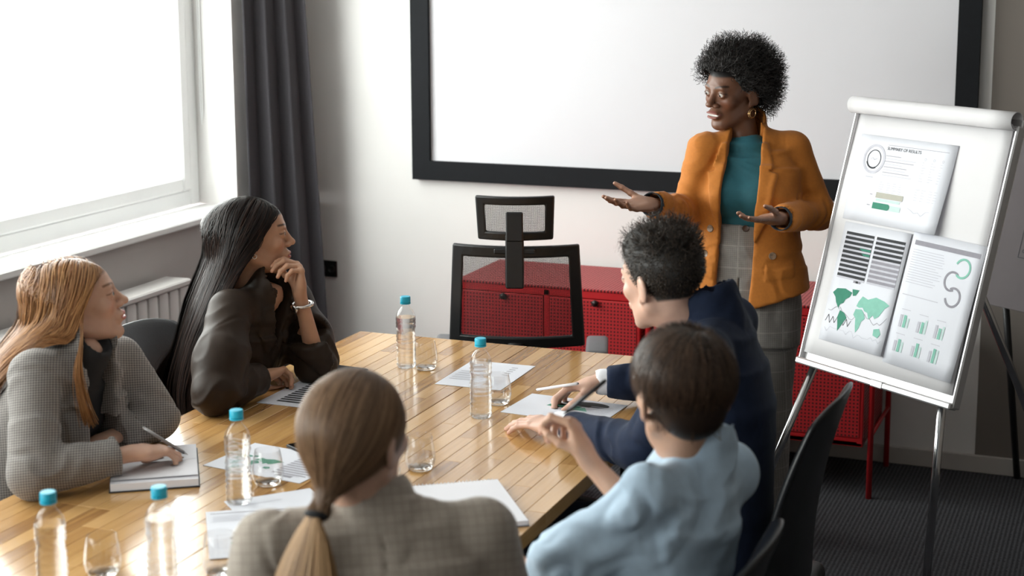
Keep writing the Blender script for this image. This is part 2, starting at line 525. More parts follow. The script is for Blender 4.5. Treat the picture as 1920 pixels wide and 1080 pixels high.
# ================================================================== red perforated cabinets
def perf(name, ax):
    m = mat(name, (0.45, 0.018, 0.022), 0.38)
    nt, b = nodes_of(m)
    tc = nt.nodes.new('ShaderNodeTexCoord'); sp = nt.nodes.new('ShaderNodeSeparateXYZ'); nt.links.new(tc.outputs['Object'], sp.inputs[0])
    def hole(a):
        v = mnode(nt, 'FRACT', mnode(nt, 'MULTIPLY', sp.outputs[a], 1 / 0.0138))
        return mnode(nt, 'LESS_THAN', mnode(nt, 'ABSOLUTE', mnode(nt, 'SUBTRACT', v, 0.5)), 0.25)
    h = mnode(nt, 'MULTIPLY', hole(ax[0]), hole(ax[1]))
    nt.links.new(mixcol(nt, h, (0.45, 0.018, 0.022), (0.045, 0.003, 0.004)), b.inputs['Base Color'])
    nt.links.new(mnode(nt, 'ADD', mnode(nt, 'MULTIPLY', h, 0.5), 0.38), b.inputs['Roughness'])
    return m


M_RED = mat('red_enamel_steel', (0.47, 0.016, 0.020), 0.32, noise=(8, 0.04))
M_PF, M_PT, M_PS = perf('red_perforated_front', 'XZ'), perf('red_perforated_top', 'XY'), perf('red_perforated_side', 'YZ')
M_KNOB = mat('cabinet_knob_dark', (0.02, 0.008, 0.008), 0.4, 0.3, noise=(30, .05))


def cabinet(xa, xb, label):
    yf, yb2, z0, z1 = 5.78, 6.235, 0.20, 0.72
    c = empty('cabinet', ((xa + xb) / 2, (yf + yb2) / 2, 0), label=label, cat='cabinet', group='red perforated cabinets')
    W2, D2 = (xb - xa) / 2, (yb2 - yf) / 2
    body = MB()
    body.box((0, 0, z0 + 0.01), (2 * W2, 2 * D2, 0.02), bev=0.002)
    body.box((0, D2 - 0.006, (z0 + z1) / 2), (2 * W2, 0.012, z1 - z0 - 0.05))
    for zz in (z0 + 0.016, z1 - 0.022): body.box((0, -D2 + 0.012, zz), (2 * W2, 0.024, 0.032), bev=0.003)
    body.box((0, -D2 + 0.012, (z0 + z1) / 2), (0.022, 0.024, z1 - z0 - 0.03))
    for sx in (-1, 1): body.box((sx * (W2 - 0.012), -D2 + 0.012, (z0 + z1) / 2), (0.024, 0.0242, z1 - z0 - 0.02), bev=0.003)
    bo = body.build('body_frame', M_RED, c)
    MB().box((0, 0, z1 - 0.004), (2 * W2 + 0.006, 2 * D2 + 0.006, 0.010), bev=0.003).build('top_panel', M_PT, c)
    for sx in (-1, 1): MB().box((sx * (W2 - 0.005), 0.012, (z0 + z1) / 2), (0.010, 2 * D2 - 0.03, z1 - z0 - 0.02)).build('side_panel', M_PS, c)
    dw = W2 - 0.026
    for sx in (-1, 1):
        d = MB().box((sx * (W2 / 2), -D2 + 0.003, (z0 + z1) / 2 - 0.003), (dw, 0.012, z1 - z0 - 0.075), bev=0.002).build('door', M_PF, c)
        MB().lathe([(0.010, 0), (0.013, 0.006), (0.013, 0.014), (0.0, 0.016)], 14, Matrix.Translation((sx * (W2 / 2) + 0.012, -D2 - 0.003, z1 - 0.052)) @ Matrix.Rotation(math.pi / 2, 4, 'X'), capt=False).build('knob', M_KNOB, d)
    for sx in (-1, 1):
        x = sx * (W2 + 0.026)
        for sy in (-1, 1):
            y = sy * (D2 - 0.02)
            pts = [(x, y, 0), (x, y, 0.60)] + [(x - sx * 0.045 * (1 - math.cos(a)), y, 0.60 + 0.06 * math.sin(a)) for a in np.linspace(0.3, math.pi / 2, 5)]
            MB().tube(pts, 0.011, 10).build('leg', M_RED, c)
        MB().tube([(x, -D2 + 0.02, 0.24), (x, D2 - 0.02, 0.24)], 0.008, 8).build('side_bar', M_RED, c)
    return c


cabinet(-2.553, -1.782, 'red perforated steel cabinet behind the mesh office chair')
cabinet(-1.694, -0.918, 'red perforated steel cabinet behind the presenter and flip chart')

# ================================================================== mesh office chair, its back to the table
M_CHROME = mat('chrome_tube', (0.62, 0.62, 0.63), 0.16, 1.0, noise=(10, 0.03))
M_PLAS = mat('chair_black_plastic', (0.008, 0.008, 0.009), 0.42, noise=(40, 0.06))
M_MESH = bpy.data.materials.new('chair_black_mesh'); M_MESH.use_nodes = True
nt = M_MESH.node_tree; b = nt.nodes['Principled BSDF']; out = nt.nodes['Material Output']
b.inputs['Base Color'].default_value = (0.010, 0.010, 0.011, 1); b.inputs['Roughness'].default_value = 0.7
tc = nt.nodes.new('ShaderNodeTexCoord'); sp = nt.nodes.new('ShaderNodeSeparateXYZ'); nt.links.new(tc.outputs['Object'], sp.inputs[0])
def thr(a, s_):
    return mnode(nt, 'LESS_THAN', mnode(nt, 'FRACT', mnode(nt, 'MULTIPLY', sp.outputs[a], s_)), 0.36)
fm = mnode(nt, 'MAXIMUM', thr(0, 260), thr(2, 260))
tr = nt.nodes.new('ShaderNodeBsdfTransparent'); mx = nt.nodes.new('ShaderNodeMixShader')
nt.links.new(fm, mx.inputs[0]); nt.links.new(tr.outputs[0], mx.inputs[1]); nt.links.new(b.outputs[0], mx.inputs[2]); nt.links.new(mx.outputs[0], out.inputs[0])
MATS['chair_black_mesh'] = M_MESH

mc = empty('office_chair', (-2.025, 5.12, 0), math.radians(18), label='black mesh-back office chair with headrest at the far table end', cat='chair')


def curved_panel(w0, w1, z0, z1, y0, y1, bow, fw, name_f, name_m):
    """Bowed frame (four bars, one loop) with a mesh infill; w0 bottom half-width, w1 top."""
    N = 13
    def pt(u, v):
        w = w0 + (w1 - w0) * v
        return Vector((u * w, y0 + (y1 - y0) * v + bow * u * u, z0 + (z1 - z0) * v))
    per = [pt(u, 0) for u in np.linspace(-1, 1, N)] + [pt(1, v) for v in np.linspace(0, 1, 9)[1:]] + [pt(u, 1) for u in np.linspace(1, -1, N)[1:]] + [pt(-1, v) for v in np.linspace(1, 0, 9)[1:-1]]
    mb = MB()
    # frame: rectangular section swept round the rim
    def ring(s_in, th):
        return s_in
    k = fw
    inn = []
    hw = (w0 + w1) / 2; hz = (z1 - z0)
    def pin(u, v):
        uu = u * (1 - k / hw); vv = k / hz + v * (1 - 2 * k / hz)
        return pt(uu, vv)
    inner = [pin(u, 0) for u in np.linspace(-1, 1, N)] + [pin(1, v) for v in np.linspace(0, 1, 9)[1:]] + [pin(u, 1) for u in np.linspace(1, -1, N)[1:]] + [pin(-1, v) for v in np.linspace(1, 0, 9)[1:-1]]
    th = Vector((0, 0.012, 0))
    n = len(per)
    # soften the four outer corners
    rows = []
    for off in (-1, 1):
        rows.append(([mb.bm.verts.new(p + th * off) for p in per], [mb.bm.verts.new(p + th * off) for p in inner]))
    (oa, ia), (ob, ib) = rows
    for i in range(n):
        j = (i + 1) % n
        mb.bm.faces.new((oa[i], oa[j], ia[j], ia[i])); mb.bm.faces.new((ob[i], ib[i], ib[j], ob[j]))
        mb.bm.faces.new((oa[i], ob[i], ob[j], oa[j])); mb.bm.faces.new((ia[i], ia[j], ib[j], ib[i]))
    o = mb.build(name_f, M_PLAS, mc)
    bv = o.modifiers.new('round', 'BEVEL'); bv.width = 0.006; bv.segments = 2; bv.limit_method = 'ANGLE'; bv.angle_limit = math.radians(50)
    g = [[pin(u * 1.05, v) for v in np.linspace(-0.02, 1.02, 8)] for u in np.linspace(-1, 1, 17)]
    MB().grid(g).build(name_m, M_MESH, o)
    return o


YBK = -0.17   # chair-local plane of the backrest
curved_panel(0.236, 0.216, 0.672, 1.035, YBK + 0.02, YBK - 0.02, 0.055, 0.040, 'backrest_frame', 'backrest_mesh')
curved_panel(0.128, 0.134, 1.053, 1.208, YBK - 0.01, YBK - 0.045, 0.035, 0.030, 'headrest_frame', 'headrest_mesh')
MB().box((0, YBK - 0.034, 0.985), (0.062, 0.022, 0.185), bev=0.005).box((0, YBK - 0.03, 1.02), (0.14, 0.018, 0.016), bev=0.003).build('back_bracket', M_PLAS, mc)
MB().box((0, YBK - 0.040, 1.105), (0.058, 0.018, 0.10), bev=0.004).build('headrest_stem', M_PLAS, mc)
MB().tube([(0, YBK + 0.01, 0.69), (0, YBK - 0.04, 0.54), (0, YBK + 0.02, 0.43), (0, 0.05, 0.41)], 0.028, 10).build('spine', M_PLAS, mc)
MB().box((0, 0.10, 0.465), (0.50, 0.48, 0.075), bev=0.03, seg=3).build('seat', mat('chair_seat_fabric', (0.012, 0.012, 0.013), 0.9, noise=(200, .2), bump=(500, .3, .001)), mc, smooth=50)
M_ARM = mat('armrest_grey_pad', (0.13, 0.13, 0.14), 0.5, noise=(30, .05))
for sx in (-1, 1):
    MB().box((sx * 0.275, 0.11, 0.615), (0.080, 0.25, 0.030), bev=0.014, seg=3).build('armrest', M_ARM, mc, smooth=50)
    MB().tube([(sx * 0.275, 0.09, 0.605), (sx * 0.29, 0.08, 0.48), (sx * 0.20, 0.08, 0.425)], 0.018, 8).build('arm_post', M_PLAS, mc)
MB().tube([(0, 0.08, 0.42), (0, 0.08, 0.10)], 0.026, 12).build('gas_column', M_PLAS, mc)
for k in range(5):
    a = 2 * math.pi * k / 5 - 0.35
    l_ = MB().tube([(0, 0.08, 0.11), (0.30 * math.cos(a), 0.08 + 0.30 * math.sin(a), 0.075)], [0.024, 0.014], 8).build('leg', M_PLAS, mc)
    ca = Vector((0.30 * math.cos(a), 0.08 + 0.30 * math.sin(a), 0.029))
    MB().lathe([(0.029, -0.012), (0.029, 0.012)], 16, Matrix.Translation(ca) @ Matrix.Rotation(a, 4, 'Z') @ Matrix.Rotation(math.pi / 2, 4, 'X')).build('caster', M_PLAS, l_)
    MB().lathe([(0.021, -0.0135), (0.017, -0.0145), (0.017, 0.0145), (0.021, 0.0135)], 16, Matrix.Translation(ca) @ Matrix.Rotation(a, 4, 'Z') @ Matrix.Rotation(math.pi / 2, 4, 'X')).build('caster_hub', M_CHROME, l_)

# ================================================================== leather shell chairs
M_LEATH = mat('black_leather', (0.012, 0.013, 0.015), 0.36, spec=0.5, noise=(25, 0.15), bump=(160, 0.15, 0.002))


def leather_chair(loc, rz, label, top=0.98, wrap=0.10, lean=0.16, w=0.235):
    """Local frame: faces +y. Upholstered seat, tall curved back, chrome legs."""
    c = empty('leather_chair', loc, rz, label=label, cat='chair', group='black leather meeting chairs')
    NU, NV = 21, 19
    rows_o, rows_i = [], []
    for i in range(NU):
        u = -1 + 2 * i / (NU - 1)
        ro, ri = [], []
        for j in range(NV):
            v = j / (NV - 1)
            z = 0.44 + (top - 0.44) * v - 0.035 * (abs(u) ** 3) * v
            ww = w * (1.0 + 0.04 * math.sin(math.pi * v) - 0.10 * v ** 3)
            yb_ = -0.20 - lean * (v ** 1.25) + 0.02 * math.sin(math.pi * v)
            y = yb_ + wrap * abs(u) ** 2.2 * (1 - 0.35 * v)
            th = 0.018 + 0.028 * (1 - abs(u) ** 4) * (1 - v ** 6)
            x = u * ww
            ro.append((x, y, z)); ri.append((x * 0.975, y + th, z - 0.004))
        rows_o.append(ro); rows_i.append(ri)
    mb = MB()
    Vo = [[mb.bm.verts.new(p) for p in r] for r in rows_o]; Vi = [[mb.bm.verts.new(p) for p in r] for r in rows_i]
    for i in range(NU - 1):
        for j in range(NV - 1):
            mb.bm.faces.new((Vo[i][j], Vo[i][j + 1], Vo[i + 1][j + 1], Vo[i + 1][j])); mb.bm.faces.new((Vi[i][j], Vi[i + 1][j], Vi[i + 1][j + 1], Vi[i][j + 1]))
        mb.bm.faces.new((Vo[i][-1], Vi[i][-1], Vi[i + 1][-1], Vo[i + 1][-1])); mb.bm.faces.new((Vo[i][0], Vo[i + 1][0], Vi[i + 1][0], Vi[i][0]))
    for j in range(NV - 1):
        mb.bm.faces.new((Vo[0][j], Vi[0][j], Vi[0][j + 1], Vo[0][j + 1])); mb.bm.faces.new((Vo[-1][j], Vo[-1][j + 1], Vi[-1][j + 1], Vi[-1][j]))
    o = mb.build('backrest', M_LEATH, c, smooth=180)
    sd = o.modifiers.new('sub', 'SUBSURF'); sd.levels = 1; sd.render_levels = 1
    MB().box((0, 0.03, 0.412), (2 * w - 0.01, 0.47, 0.065), bev=0.028, seg=3).build('seat', M_LEATH, c, smooth=50)
    for sx in (-1, 1):
        for sy in (-1, 1):
            MB().tube([(sx * 0.17, sy * 0.16 + 0.01, 0.40), (sx * 0.22, sy * 0.24 + 0.01, 0.004)], [0.012, 0.010], 10).build('leg', M_CHROME, c)
        MB().tube([(sx * 0.17, -0.15, 0.392), (sx * 0.17, 0.17, 0.392)], 0.010, 8).build('seat_rail', M_CHROME, c)
    return c


leather_chair((-2.715, 4.12, 0), math.radians(-90), 'black leather chair behind the woman with long black hair', top=0.865, wrap=0.08, lean=0.06, w=0.245)
leather_chair((-2.70, 3.17, 0), math.radians(-90), 'black leather chair behind the red-haired woman', top=0.80, wrap=0.10, lean=0.08, w=0.25)
leather_chair((-0.925, 3.78, 0), math.radians(88), 'tall black leather chair behind the man in the navy jacket', top=0.965, wrap=0.05, lean=0.09, w=0.225)
leather_chair((-0.895, 2.78, 0), math.radians(90), 'black leather chair behind the person in the light blue shirt', top=0.95, wrap=0.06, lean=0.11, w=0.215)
leather_chair((-1.16, 1.98, 0), math.radians(8), 'black leather chair behind the ponytailed woman at the near table end', top=0.80, wrap=0.1, lean=0.06)

# ================================================================== flip charts
M_WHITE = mat('flipchart_white_paper', (0.73, 0.715, 0.73), 0.75, noise=(4, 0.015))
M_ALU = mat('flipchart_aluminium', (0.72, 0.71, 0.72), 0.3, 0.6, noise=(10, 0.03))
M_PAPER = mat('printed_sheet_paper', (0.73, 0.74, 0.80), 0.7, noise=(5, 0.01))
M_INK = mat('print_black_ink', (0.035, 0.037, 0.042), 0.8, noise=(60, 0.05))
M_GREYP = mat('print_grey_ink', (0.30, 0.29, 0.33), 0.8, noise=(60, 0.05))
M_LGREY = mat('print_light_grey_ink', (0.56, 0.56, 0.62), 0.8, noise=(60, 0.03))
M_GREEN = mat('print_dark_green_ink', (0.045, 0.24, 0.16), 0.8, noise=(60, 0.05))
M_MINT = mat('print_mint_ink', (0.24, 0.53, 0.43), 0.8, noise=(60, 0.05))
M_PALE = mat('print_pale_green_ink', (0.55, 0.70, 0.68), 0.8, noise=(60, 0.03))
M_BEIGE = mat('print_beige_ink', (0.45, 0.44, 0.38), 0.8, noise=(60, 0.03))
INKS = [M_INK, M_GREYP, M_LGREY, M_GREEN, M_MINT, M_PALE, M_BEIGE]
BLK, GRY, LGR, GRN, MNT, PAL, BEI = range(7)


class Print:
    """Flat print drawn in sheet coordinates (x right, y up), one mesh."""
    def __init__(s, z): s.mb = MB(); s.z = z
    def rect(s, x, y, w, h, c): s.mb.mi = c; s.mb.flat([(x, y), (x + w, y), (x + w, y + h), (x, y + h)], s.z + 0.00001 * c); return s
    def poly(s, pts, c): s.mb.mi = c; s.mb.flat(pts, s.z + 0.00001 * c); return s
    def ring(s, x, y, r0, r1, a0, a1, c, n=28):
        s.mb.mi = c
        for i in range(n):
            a, b_ = a0 + (a1 - a0) * i / n, a0 + (a1 - a0) * (i + 1) / n
            s.mb.flat([(x + r0 * math.cos(a), y + r0 * math.sin(a)), (x + r1 * math.cos(a), y + r1 * math.sin(a)), (x + r1 * math.cos(b_), y + r1 * math.sin(b_)), (x + r0 * math.cos(b_), y + r0 * math.sin(b_))], s.z + 0.00001 * c)
        return s
    def line(s, pts, w, c):
        s.mb.mi = c
        for (x0, y0), (x1, y1) in zip(pts[:-1], pts[1:]):
            dx, dy = x1 - x0, y1 - y0; l = math.hypot(dx, dy) or 1; nx, ny = -dy / l * w / 2, dx / l * w / 2
            s.mb.flat([(x0 + nx, y0 + ny), (x0 - nx, y0 - ny), (x1 - nx, y1 - ny), (x1 + nx, y1 + ny)], s.z + 0.00001 * c)
        return s
    def build(s, parent, M=None):
        o = s.mb.build('print', INKS, parent, recalc=False); o['kind'] = 'stuff'
        if M is not None: o.matrix_local = M
        return o


def world_map(p, x, y, s, c1, c2):
    na = [(0, .82), (.06, .92), (.20, .95), (.33, .90), (.30, .80), (.24, .74), (.22, .66), (.17, .62), (.15, .55), (.19, .50), (.14, .55), (.09, .64), (.06, .74)]
    gl = [(.32, .97), (.44, .98), (.40, .86), (.35, .84)]
    sa = [(.19, .50), (.27, .47), (.33, .38), (.29, .28), (.25, .16), (.22, .08), (.20, .20), (.17, .36)]
    eu = [(.45, .66), (.47, .76), (.52, .88), (.62, .84), (.75, .92), (.90, .88), (1.0, .82), (.93, .74), (.90, .66), (.86, .56), (.80, .50), (.76, .56), (.70, .46), (.66, .58), (.60, .60), (.56, .66), (.50, .64)]
    af = [(.45, .60), (.55, .62), (.60, .56), (.64, .46), (.59, .38), (.57, .24), (.53, .14), (.50, .28), (.48, .42), (.43, .48)]
    au = [(.83, .30), (.92, .34), (.97, .24), (.93, .15), (.84, .18)]
    for poly, c in ((na, c1), (gl, c1), (sa, c1), (eu, c2), (af, c2), (au, c2)):
        p.poly([(x + u * s, y + v * s * 0.62) for u, v in poly], c)


EPHI, ETAU = math.radians(-36.42), math.radians(15.38)
e_r = Vector((math.cos(EPHI), math.sin(EPHI), 0)); e_n0 = Vector((math.sin(EPHI), -math.cos(EPHI), 0))
e_u = Vector((0, 0, 1)) * math.cos(ETAU) - e_n0 * math.sin(ETAU); e_n = e_r.cross(e_u)
EC = Vector((-0.652, 4.766, 1.143)); EW, EH = 0.64, 0.832
fb = Vector((EC.x, EC.y, 0))
fc = empty('flip_chart', fb, label='white flip chart on silver legs with three printed sheets, beside the presenter', cat='flip chart', group='flip charts')
EM = basis(e_r, e_u, e_n, EC - fb)      # board frame inside the thing
board = MB().box((0, 0, -0.012), (EW, EH, 0.018), bev=0.003).build('board', M_ALU, fc); board.matrix_local = EM
# paper pad hangs over the board, slightly curled away at the right and at the bottom
pp = []
for i in range(17):
    u = -0.5 + i / 16
    pp.append([(u * (EW - 0.03) - 0.006, EH / 2 - 0.03 - v * (EH - 0.065), 0.004 + 0.004 * max(0, u - 0.30) * 4 * v * v + 0.002 * math.sin(9 * v + 3 * u)) for v in np.linspace(0, 1, 15)])
pad = MB().grid(pp).build('paper_pad', M_WHITE, fc, smooth=60); pad.matrix_local = EM
sd = pad.modifiers.new('thick', 'SOLIDIFY'); sd.thickness = 0.003; sd.offset = -1
# side rails, bottom tray, turned-over roll of paper at the top
for sx in (-1, 1):
    o = MB().box((sx * (EW / 2 - 0.004), -0.01, 0.0), (0.012, EH - 0.02, 0.026), bev=0.004).build('side_rail', M_ALU, fc); o.matrix_local = EM
o = MB().box((0, -EH / 2 + 0.006, 0.008), (EW, 0.020, 0.034), bev=0.004).build('pen_tray', M_ALU, fc); o.matrix_local = EM
o = MB().box((0.035, -EH / 2 + 0.006, 0.016), (0.05, 0.022, 0.022), bev=0.003).build('tray_clip', M_ALU, fc); o.matrix_local = EM
spi = []
for k in range(33):
    a = -0.5 * math.pi + 2 * math.pi * 1.15 * k / 32; rr = 0.028 - 0.006 * k / 32
    spi.append((EH / 2 - 0.008 + rr * math.sin(a), 0.004 + 0.012 + rr * math.cos(a)))
o = MB().grid([[(x, y, z) for (y, z) in spi] for x in np.linspace(-EW / 2 - 0.012, EW / 2 - 0.004, 9)]).build('paper_roll', M_WHITE, fc, smooth=70); o.matrix_local = EM
sd = o.modifiers.new('thick', 'SOLIDIFY'); sd.thickness = 0.0015
_pb = EC - e_u * (EH / 2 - 0.03) - e_n * 0.018
for top_off, foot in ((-0.265, onz(1362, 1080, 0.0)), (0.25, onz(1730, 1168, 0.0))):
    a_ = _pb + e_r * top_off - fb; b_ = Vector(foot) - fb
    lg = MB().tube([a_, b_ + Vector((0, 0, 0.012))], 0.0125, 12).build('leg', M_CHROME, fc)
    MB().lathe([(0.016, 0), (0.016, 0.02), (0.013, 0.03)], 12, Matrix.Translation(b_)).build('rubber_foot', M_PLAS, lg)
a_ = EC + e_u * 0.25 - e_n * 0.03 - fb; b_ = Vector((-0.12, 5.48, 0)) - fb
lg = MB().tube([a_, b_ + Vector((0, 0, 0.012))], 0.0125, 12).build('leg', M_CHROME, fc)
MB().lathe([(0.016, 0), (0.016, 0.02), (0.013, 0.03)], 12, Matrix.Translation(b_)).build('rubber_foot', M_PLAS, lg)


def board_sheet(label, x0, x1, y0, y1, z, tilt, lift, draw):
    """A sheet taped to the board; its bottom/right edge lifts off a little."""
    o_ = empty('chart_sheet', fb + (EM @ Vector(((x0 + x1) / 2, (y0 + y1) / 2, z))), label=label, cat='paper', group='printed sheets on the flip chart')
    g = [[(u * (x1 - x0) / 2, v * (y1 - y0) / 2, lift * (max(0, u * 0.5 + 0.5) ** 3) * (0.5 - 0.5 * v) ** 1.5) for v in np.linspace(-1, 1, 9)] for u in np.linspace(-1, 1, 9)]
    R_ = basis(e_r, e_u, e_n) @ Matrix.Rotation(tilt, 4, 'Z')
    o_.rotation_euler = R_.to_euler()
    s_ = MB().grid(g).build('sheet', M_PAPER, o_, smooth=60)
    sd = s_.modifiers.new('thick', 'SOLIDIFY'); sd.thickness = 0.0006; sd.offset = 0
    p = Print(0.0012); draw(p); pr_ = p.build(o_)
    # the print follows the lifted corner of the sheet
    for v in pr_.data.vertices:
        u, w_ = v.co.x / ((x1 - x0) / 2), v.co.y / ((y1 - y0) / 2)
        v.co.z += lift * (max(0, u * 0.5 + 0.5) ** 3) * max(0.0, 0.5 - 0.5 * w_) ** 1.5
    return o_


def text_mesh(body, size, parent, loc, m, name='lettering'):
    cu = bpy.data.curves.new(name, 'FONT'); cu.body = body; cu.size = size
    t = bpy.data.objects.new(name, cu); COL.objects.link(t)
    dg = bpy.context.evaluated_depsgraph_get(); me = bpy.data.meshes.new_from_object(t.evaluated_get(dg))
    bpy.data.objects.remove(t)
    me.materials.clear(); me.materials.append(m)
    o = link(name, me, parent); o.location = loc; o['kind'] = 'stuff'
    return o


def draw1(p):
    r = random.Random(1)
    p.ring(-0.122, 0.062, 0.026, 0.0285, 0, 6.2832, BLK); p.ring(-0.122, 0.062, 0.0285, 0.031, 3.5, 5.2, BLK); p.ring(-0.122, 0.062, 0.038, 0.046, 0, 6.2832, LGR)
    p.line([(-0.135, 0.060), (-0.128, 0.066), (-0.120, 0.059), (-0.108, 0.065)], 0.0015, LGR)
    p.rect(-0.14, 0.004, 0.03, 0.003, LGR)
    p.rect(-0.075, 0.109, 0.245, 0.0012, GRY)
    for k in range(8):
        p.rect(-0.075, 0.076 - k * 0.0085, 0.05 + r.random() * 0.09, 0.0016, LGR if k % 2 else GRY)
    for cx in (0.085, 0.12, 0.155):
        p.ring(cx, 0.081, 0.003, 0.0042, 0, 6.28, LGR, 12)
        for k in range(8): p.rect(cx - 0.009, 0.070 - k * 0.008, 0.006 + r.random() * 0.014, 0.0014, LGR)
    for k in range(5):
        for cx in (-0.075, -0.045, -0.02, 0.005): p.rect(cx, -0.006 - k * 0.007, 0.008 + r.random() * 0.012, 0.0013, LGR)
    for k in range(5):
        for cx in (0.075, 0.10, 0.13, 0.15): p.rect(cx, -0.012 - k * 0.008, 0.008 + r.random() * 0.01, 0.0012, LGR)
    p.rect(-0.080, -0.054, 0.113, 0.017, BEI)
    p.rect(-0.076, -0.064, 0.10, 0.008, PAL)
    p.rect(-0.085, -0.088, 0.062, 0.019, GRN); p.ring(-0.023, -0.0785, 0, 0.0095, -1.57, 1.57, GRN, 10); p.rect(-0.013, -0.088, 0.045, 0.016, PAL)
    p.rect(-0.105, -0.047, 0.010, 0.002, GRY); p.rect(-0.108, -0.080, 0.012, 0.002, GRY)
    p.line([(0.06, -0.07), (0.075, -0.075), (0.09, -0.083), (0.105, -0.078), (0.12, -0.088), (0.135, -0.074), (0.15, -0.072)], 0.0012, LGR)


def draw2(p):
    r = random.Random(2)
    for half, x in enumerate((-0.122, 0.007)):
        for k in range(10):
            y = 0.150 - k * 0.0145
            p.rect(x, y, 0.118, 0.0085, BLK if half == 0 or k < 5 else GRY)
            p.rect(x, y - 0.006, 0.118, 0.006, LGR)
            if half == 0 and k in (3, 4): p.rect(x + 0.06, y + 0.001, 0.056, 0.006, GRN)
            if half == 1 and k in (6, 8, 9): p.rect(x + (0.01 if k < 8 else 0.075), y + 0.001, 0.10 if k < 8 else 0.034, 0.006, MNT)
    for bx, by in ((-0.048, 0.018), (0.078, 0.092)):
        for i in range(3):
            for k in range(5): p.rect(bx + i * 0.0105, by + 0.001 + k * 0.0125 - 0.012, 0.0095, 0.0115, BLK if (i + k) % 2 else GRY)
    world_map(p, -0.122, -0.160, 0.245, GRN, MNT)
    xs = np.linspace(-0.128, -0.02, 12)
    p.line([(x, -0.130 + (0.022 * (i % 2)) + 0.004 * r.random()) for i, x in enumerate(xs)], 0.0016, BLK)
    xs = np.linspace(-0.125, 0.125, 22)
    p.line([(x, -0.105 + 0.030 * r.random() + 0.10 * max(0, abs(x)) * 0.2) for x in xs], 0.0012, GRY)
    p.line([(x, -0.160 + 0.022 * r.random()) for x in xs], 0.001, LGR)


def draw3(p):
    r = random.Random(5)
    p.rect(-0.125, 0.160, 0.250, 0.014, GRY)
    for k in range(14): p.rect(-0.125, 0.145 - k * 0.0075, 0.10 + r.random() * 0.03, 0.0018, LGR)
    p.ring(0.073, 0.122, 0.0235, 0.030, -2.3, 2.75, MNT); p.ring(0.045, 0.080, 0.0235, 0.030, 0.9, 5.2, GRY); p.ring(0.062, 0.036, 0.0235, 0.030, -2.9, 2.2, GRY)
    p.rect(-0.125, 0.010, 0.14, 0.0025, LGR)
    for (bx, by) in ((-0.095, -0.085), (-0.024, -0.088), (0.045, -0.090), (-0.095, -0.158), (-0.024, -0.158), (0.045, -0.160)):
        hs = [0.030 + 0.012 * r.random() for _ in range(3)]
        p.rect(bx - 0.017, by, 0.010, hs[0], LGR); p.rect(bx - 0.016, by, 0.008, hs[0] * 0.92, GRY); p.rect(bx - 0.002, by, 0.011, hs[1], MNT); p.rect(bx + 0.012, by, 0.008, hs[2], PAL)
        p.rect(bx - 0.017, by + 0.052, 0.035, 0.002, LGR)


s1 = board_sheet('landscape printed sheet with a ring chart at the top of the flip chart', -0.273, 0.122, 0.052, 0.320, 0.0085, 0.0, 0.016, draw1)
text_mesh('SUMMARY OF RESULTS', 0.0135, s1, (-0.076, 0.095, 0.0016), M_INK)
board_sheet('portrait printed sheet with dark table rows and a green world map', -0.256, 0.022, -0.330, 0.044, 0.0085, 0.0, 0.012, draw2)
board_sheet('portrait printed sheet with linked rings and six small bar charts', 0.028, 0.306, -0.345, 0.052, 0.0105, -0.02, 0.012, draw3)

# second flip chart standing behind it, dark pad with pencil sketches
e2c = Vector(ony(1846, 569, 5.97))
f2b = Vector((e2c.x + 0.3, e2c.y - 0.1, 0))
f2 = empty('flip_chart', f2b, label='dark flip chart with pencil sketches half hidden behind the white one', cat='flip chart', group='flip charts')
E2 = basis(e_r, e_u, e_n, e2c - f2b)
M_SKP = mat('sketch_pad_dark_paper', (0.13, 0.115, 0.12), 0.85, noise=(5, 0.06))
o = MB().box((0.33, 0.38, -0.008), (0.66, 0.76, 0.016), bev=0.002).build('sketch_pad', M_SKP, f2); o.matrix_local = E2
p = Print(0.001)
rr = random.Random(4)
for k in range(16):
    a0 = rr.random() * 6; x_, y_ = 0.105, 0.43
    p.line([(x_ + 0.012 * math.cos(a0), y_ + 0.02 * math.sin(a0)), (x_ + 0.035 * math.cos(a0 + 2.2), y_ + 0.04 * math.sin(a0 + 2.2))], 0.002, BLK)
p.ring(0.150, 0.455, 0.028, 0.031, 0.3, 5.8, BLK)
p.line([(0.10, 0.19), (0.26, 0.19), (0.26, 0.31), (0.10, 0.31), (0.10, 0.19)], 0.0025, BLK); p.ring(0.145, 0.265, 0.02, 0.023, 0, 6.28, BLK); p.ring(0.12, 0.215, 0.004, 0.007, 0, 6.28, BLK, 10)
p.build(f2, E2)
for px_, foot in ((0.03, onz(1907, 897, 0.0)), (0.60, np.array([0.35, 5.75, 0.0]))):
    a_ = e2c + e_r * px_ + e_u * 0.12 - e_n * 0.03 - f2b; b_ = Vector(foot) - f2b
    MB().tube([a_, b_ + Vector((0, 0, 0.002))], 0.013, 10).build('leg', M_STEEL_BLK, f2)
a_ = e2c + e_r * 0.33 + e_u * 0.6 - e_n * 0.03 - f2b
MB().tube([a_, Vector((0.25, 6.18, 0.002)) - f2b], 0.013, 10).build('leg', M_STEEL_BLK, f2)

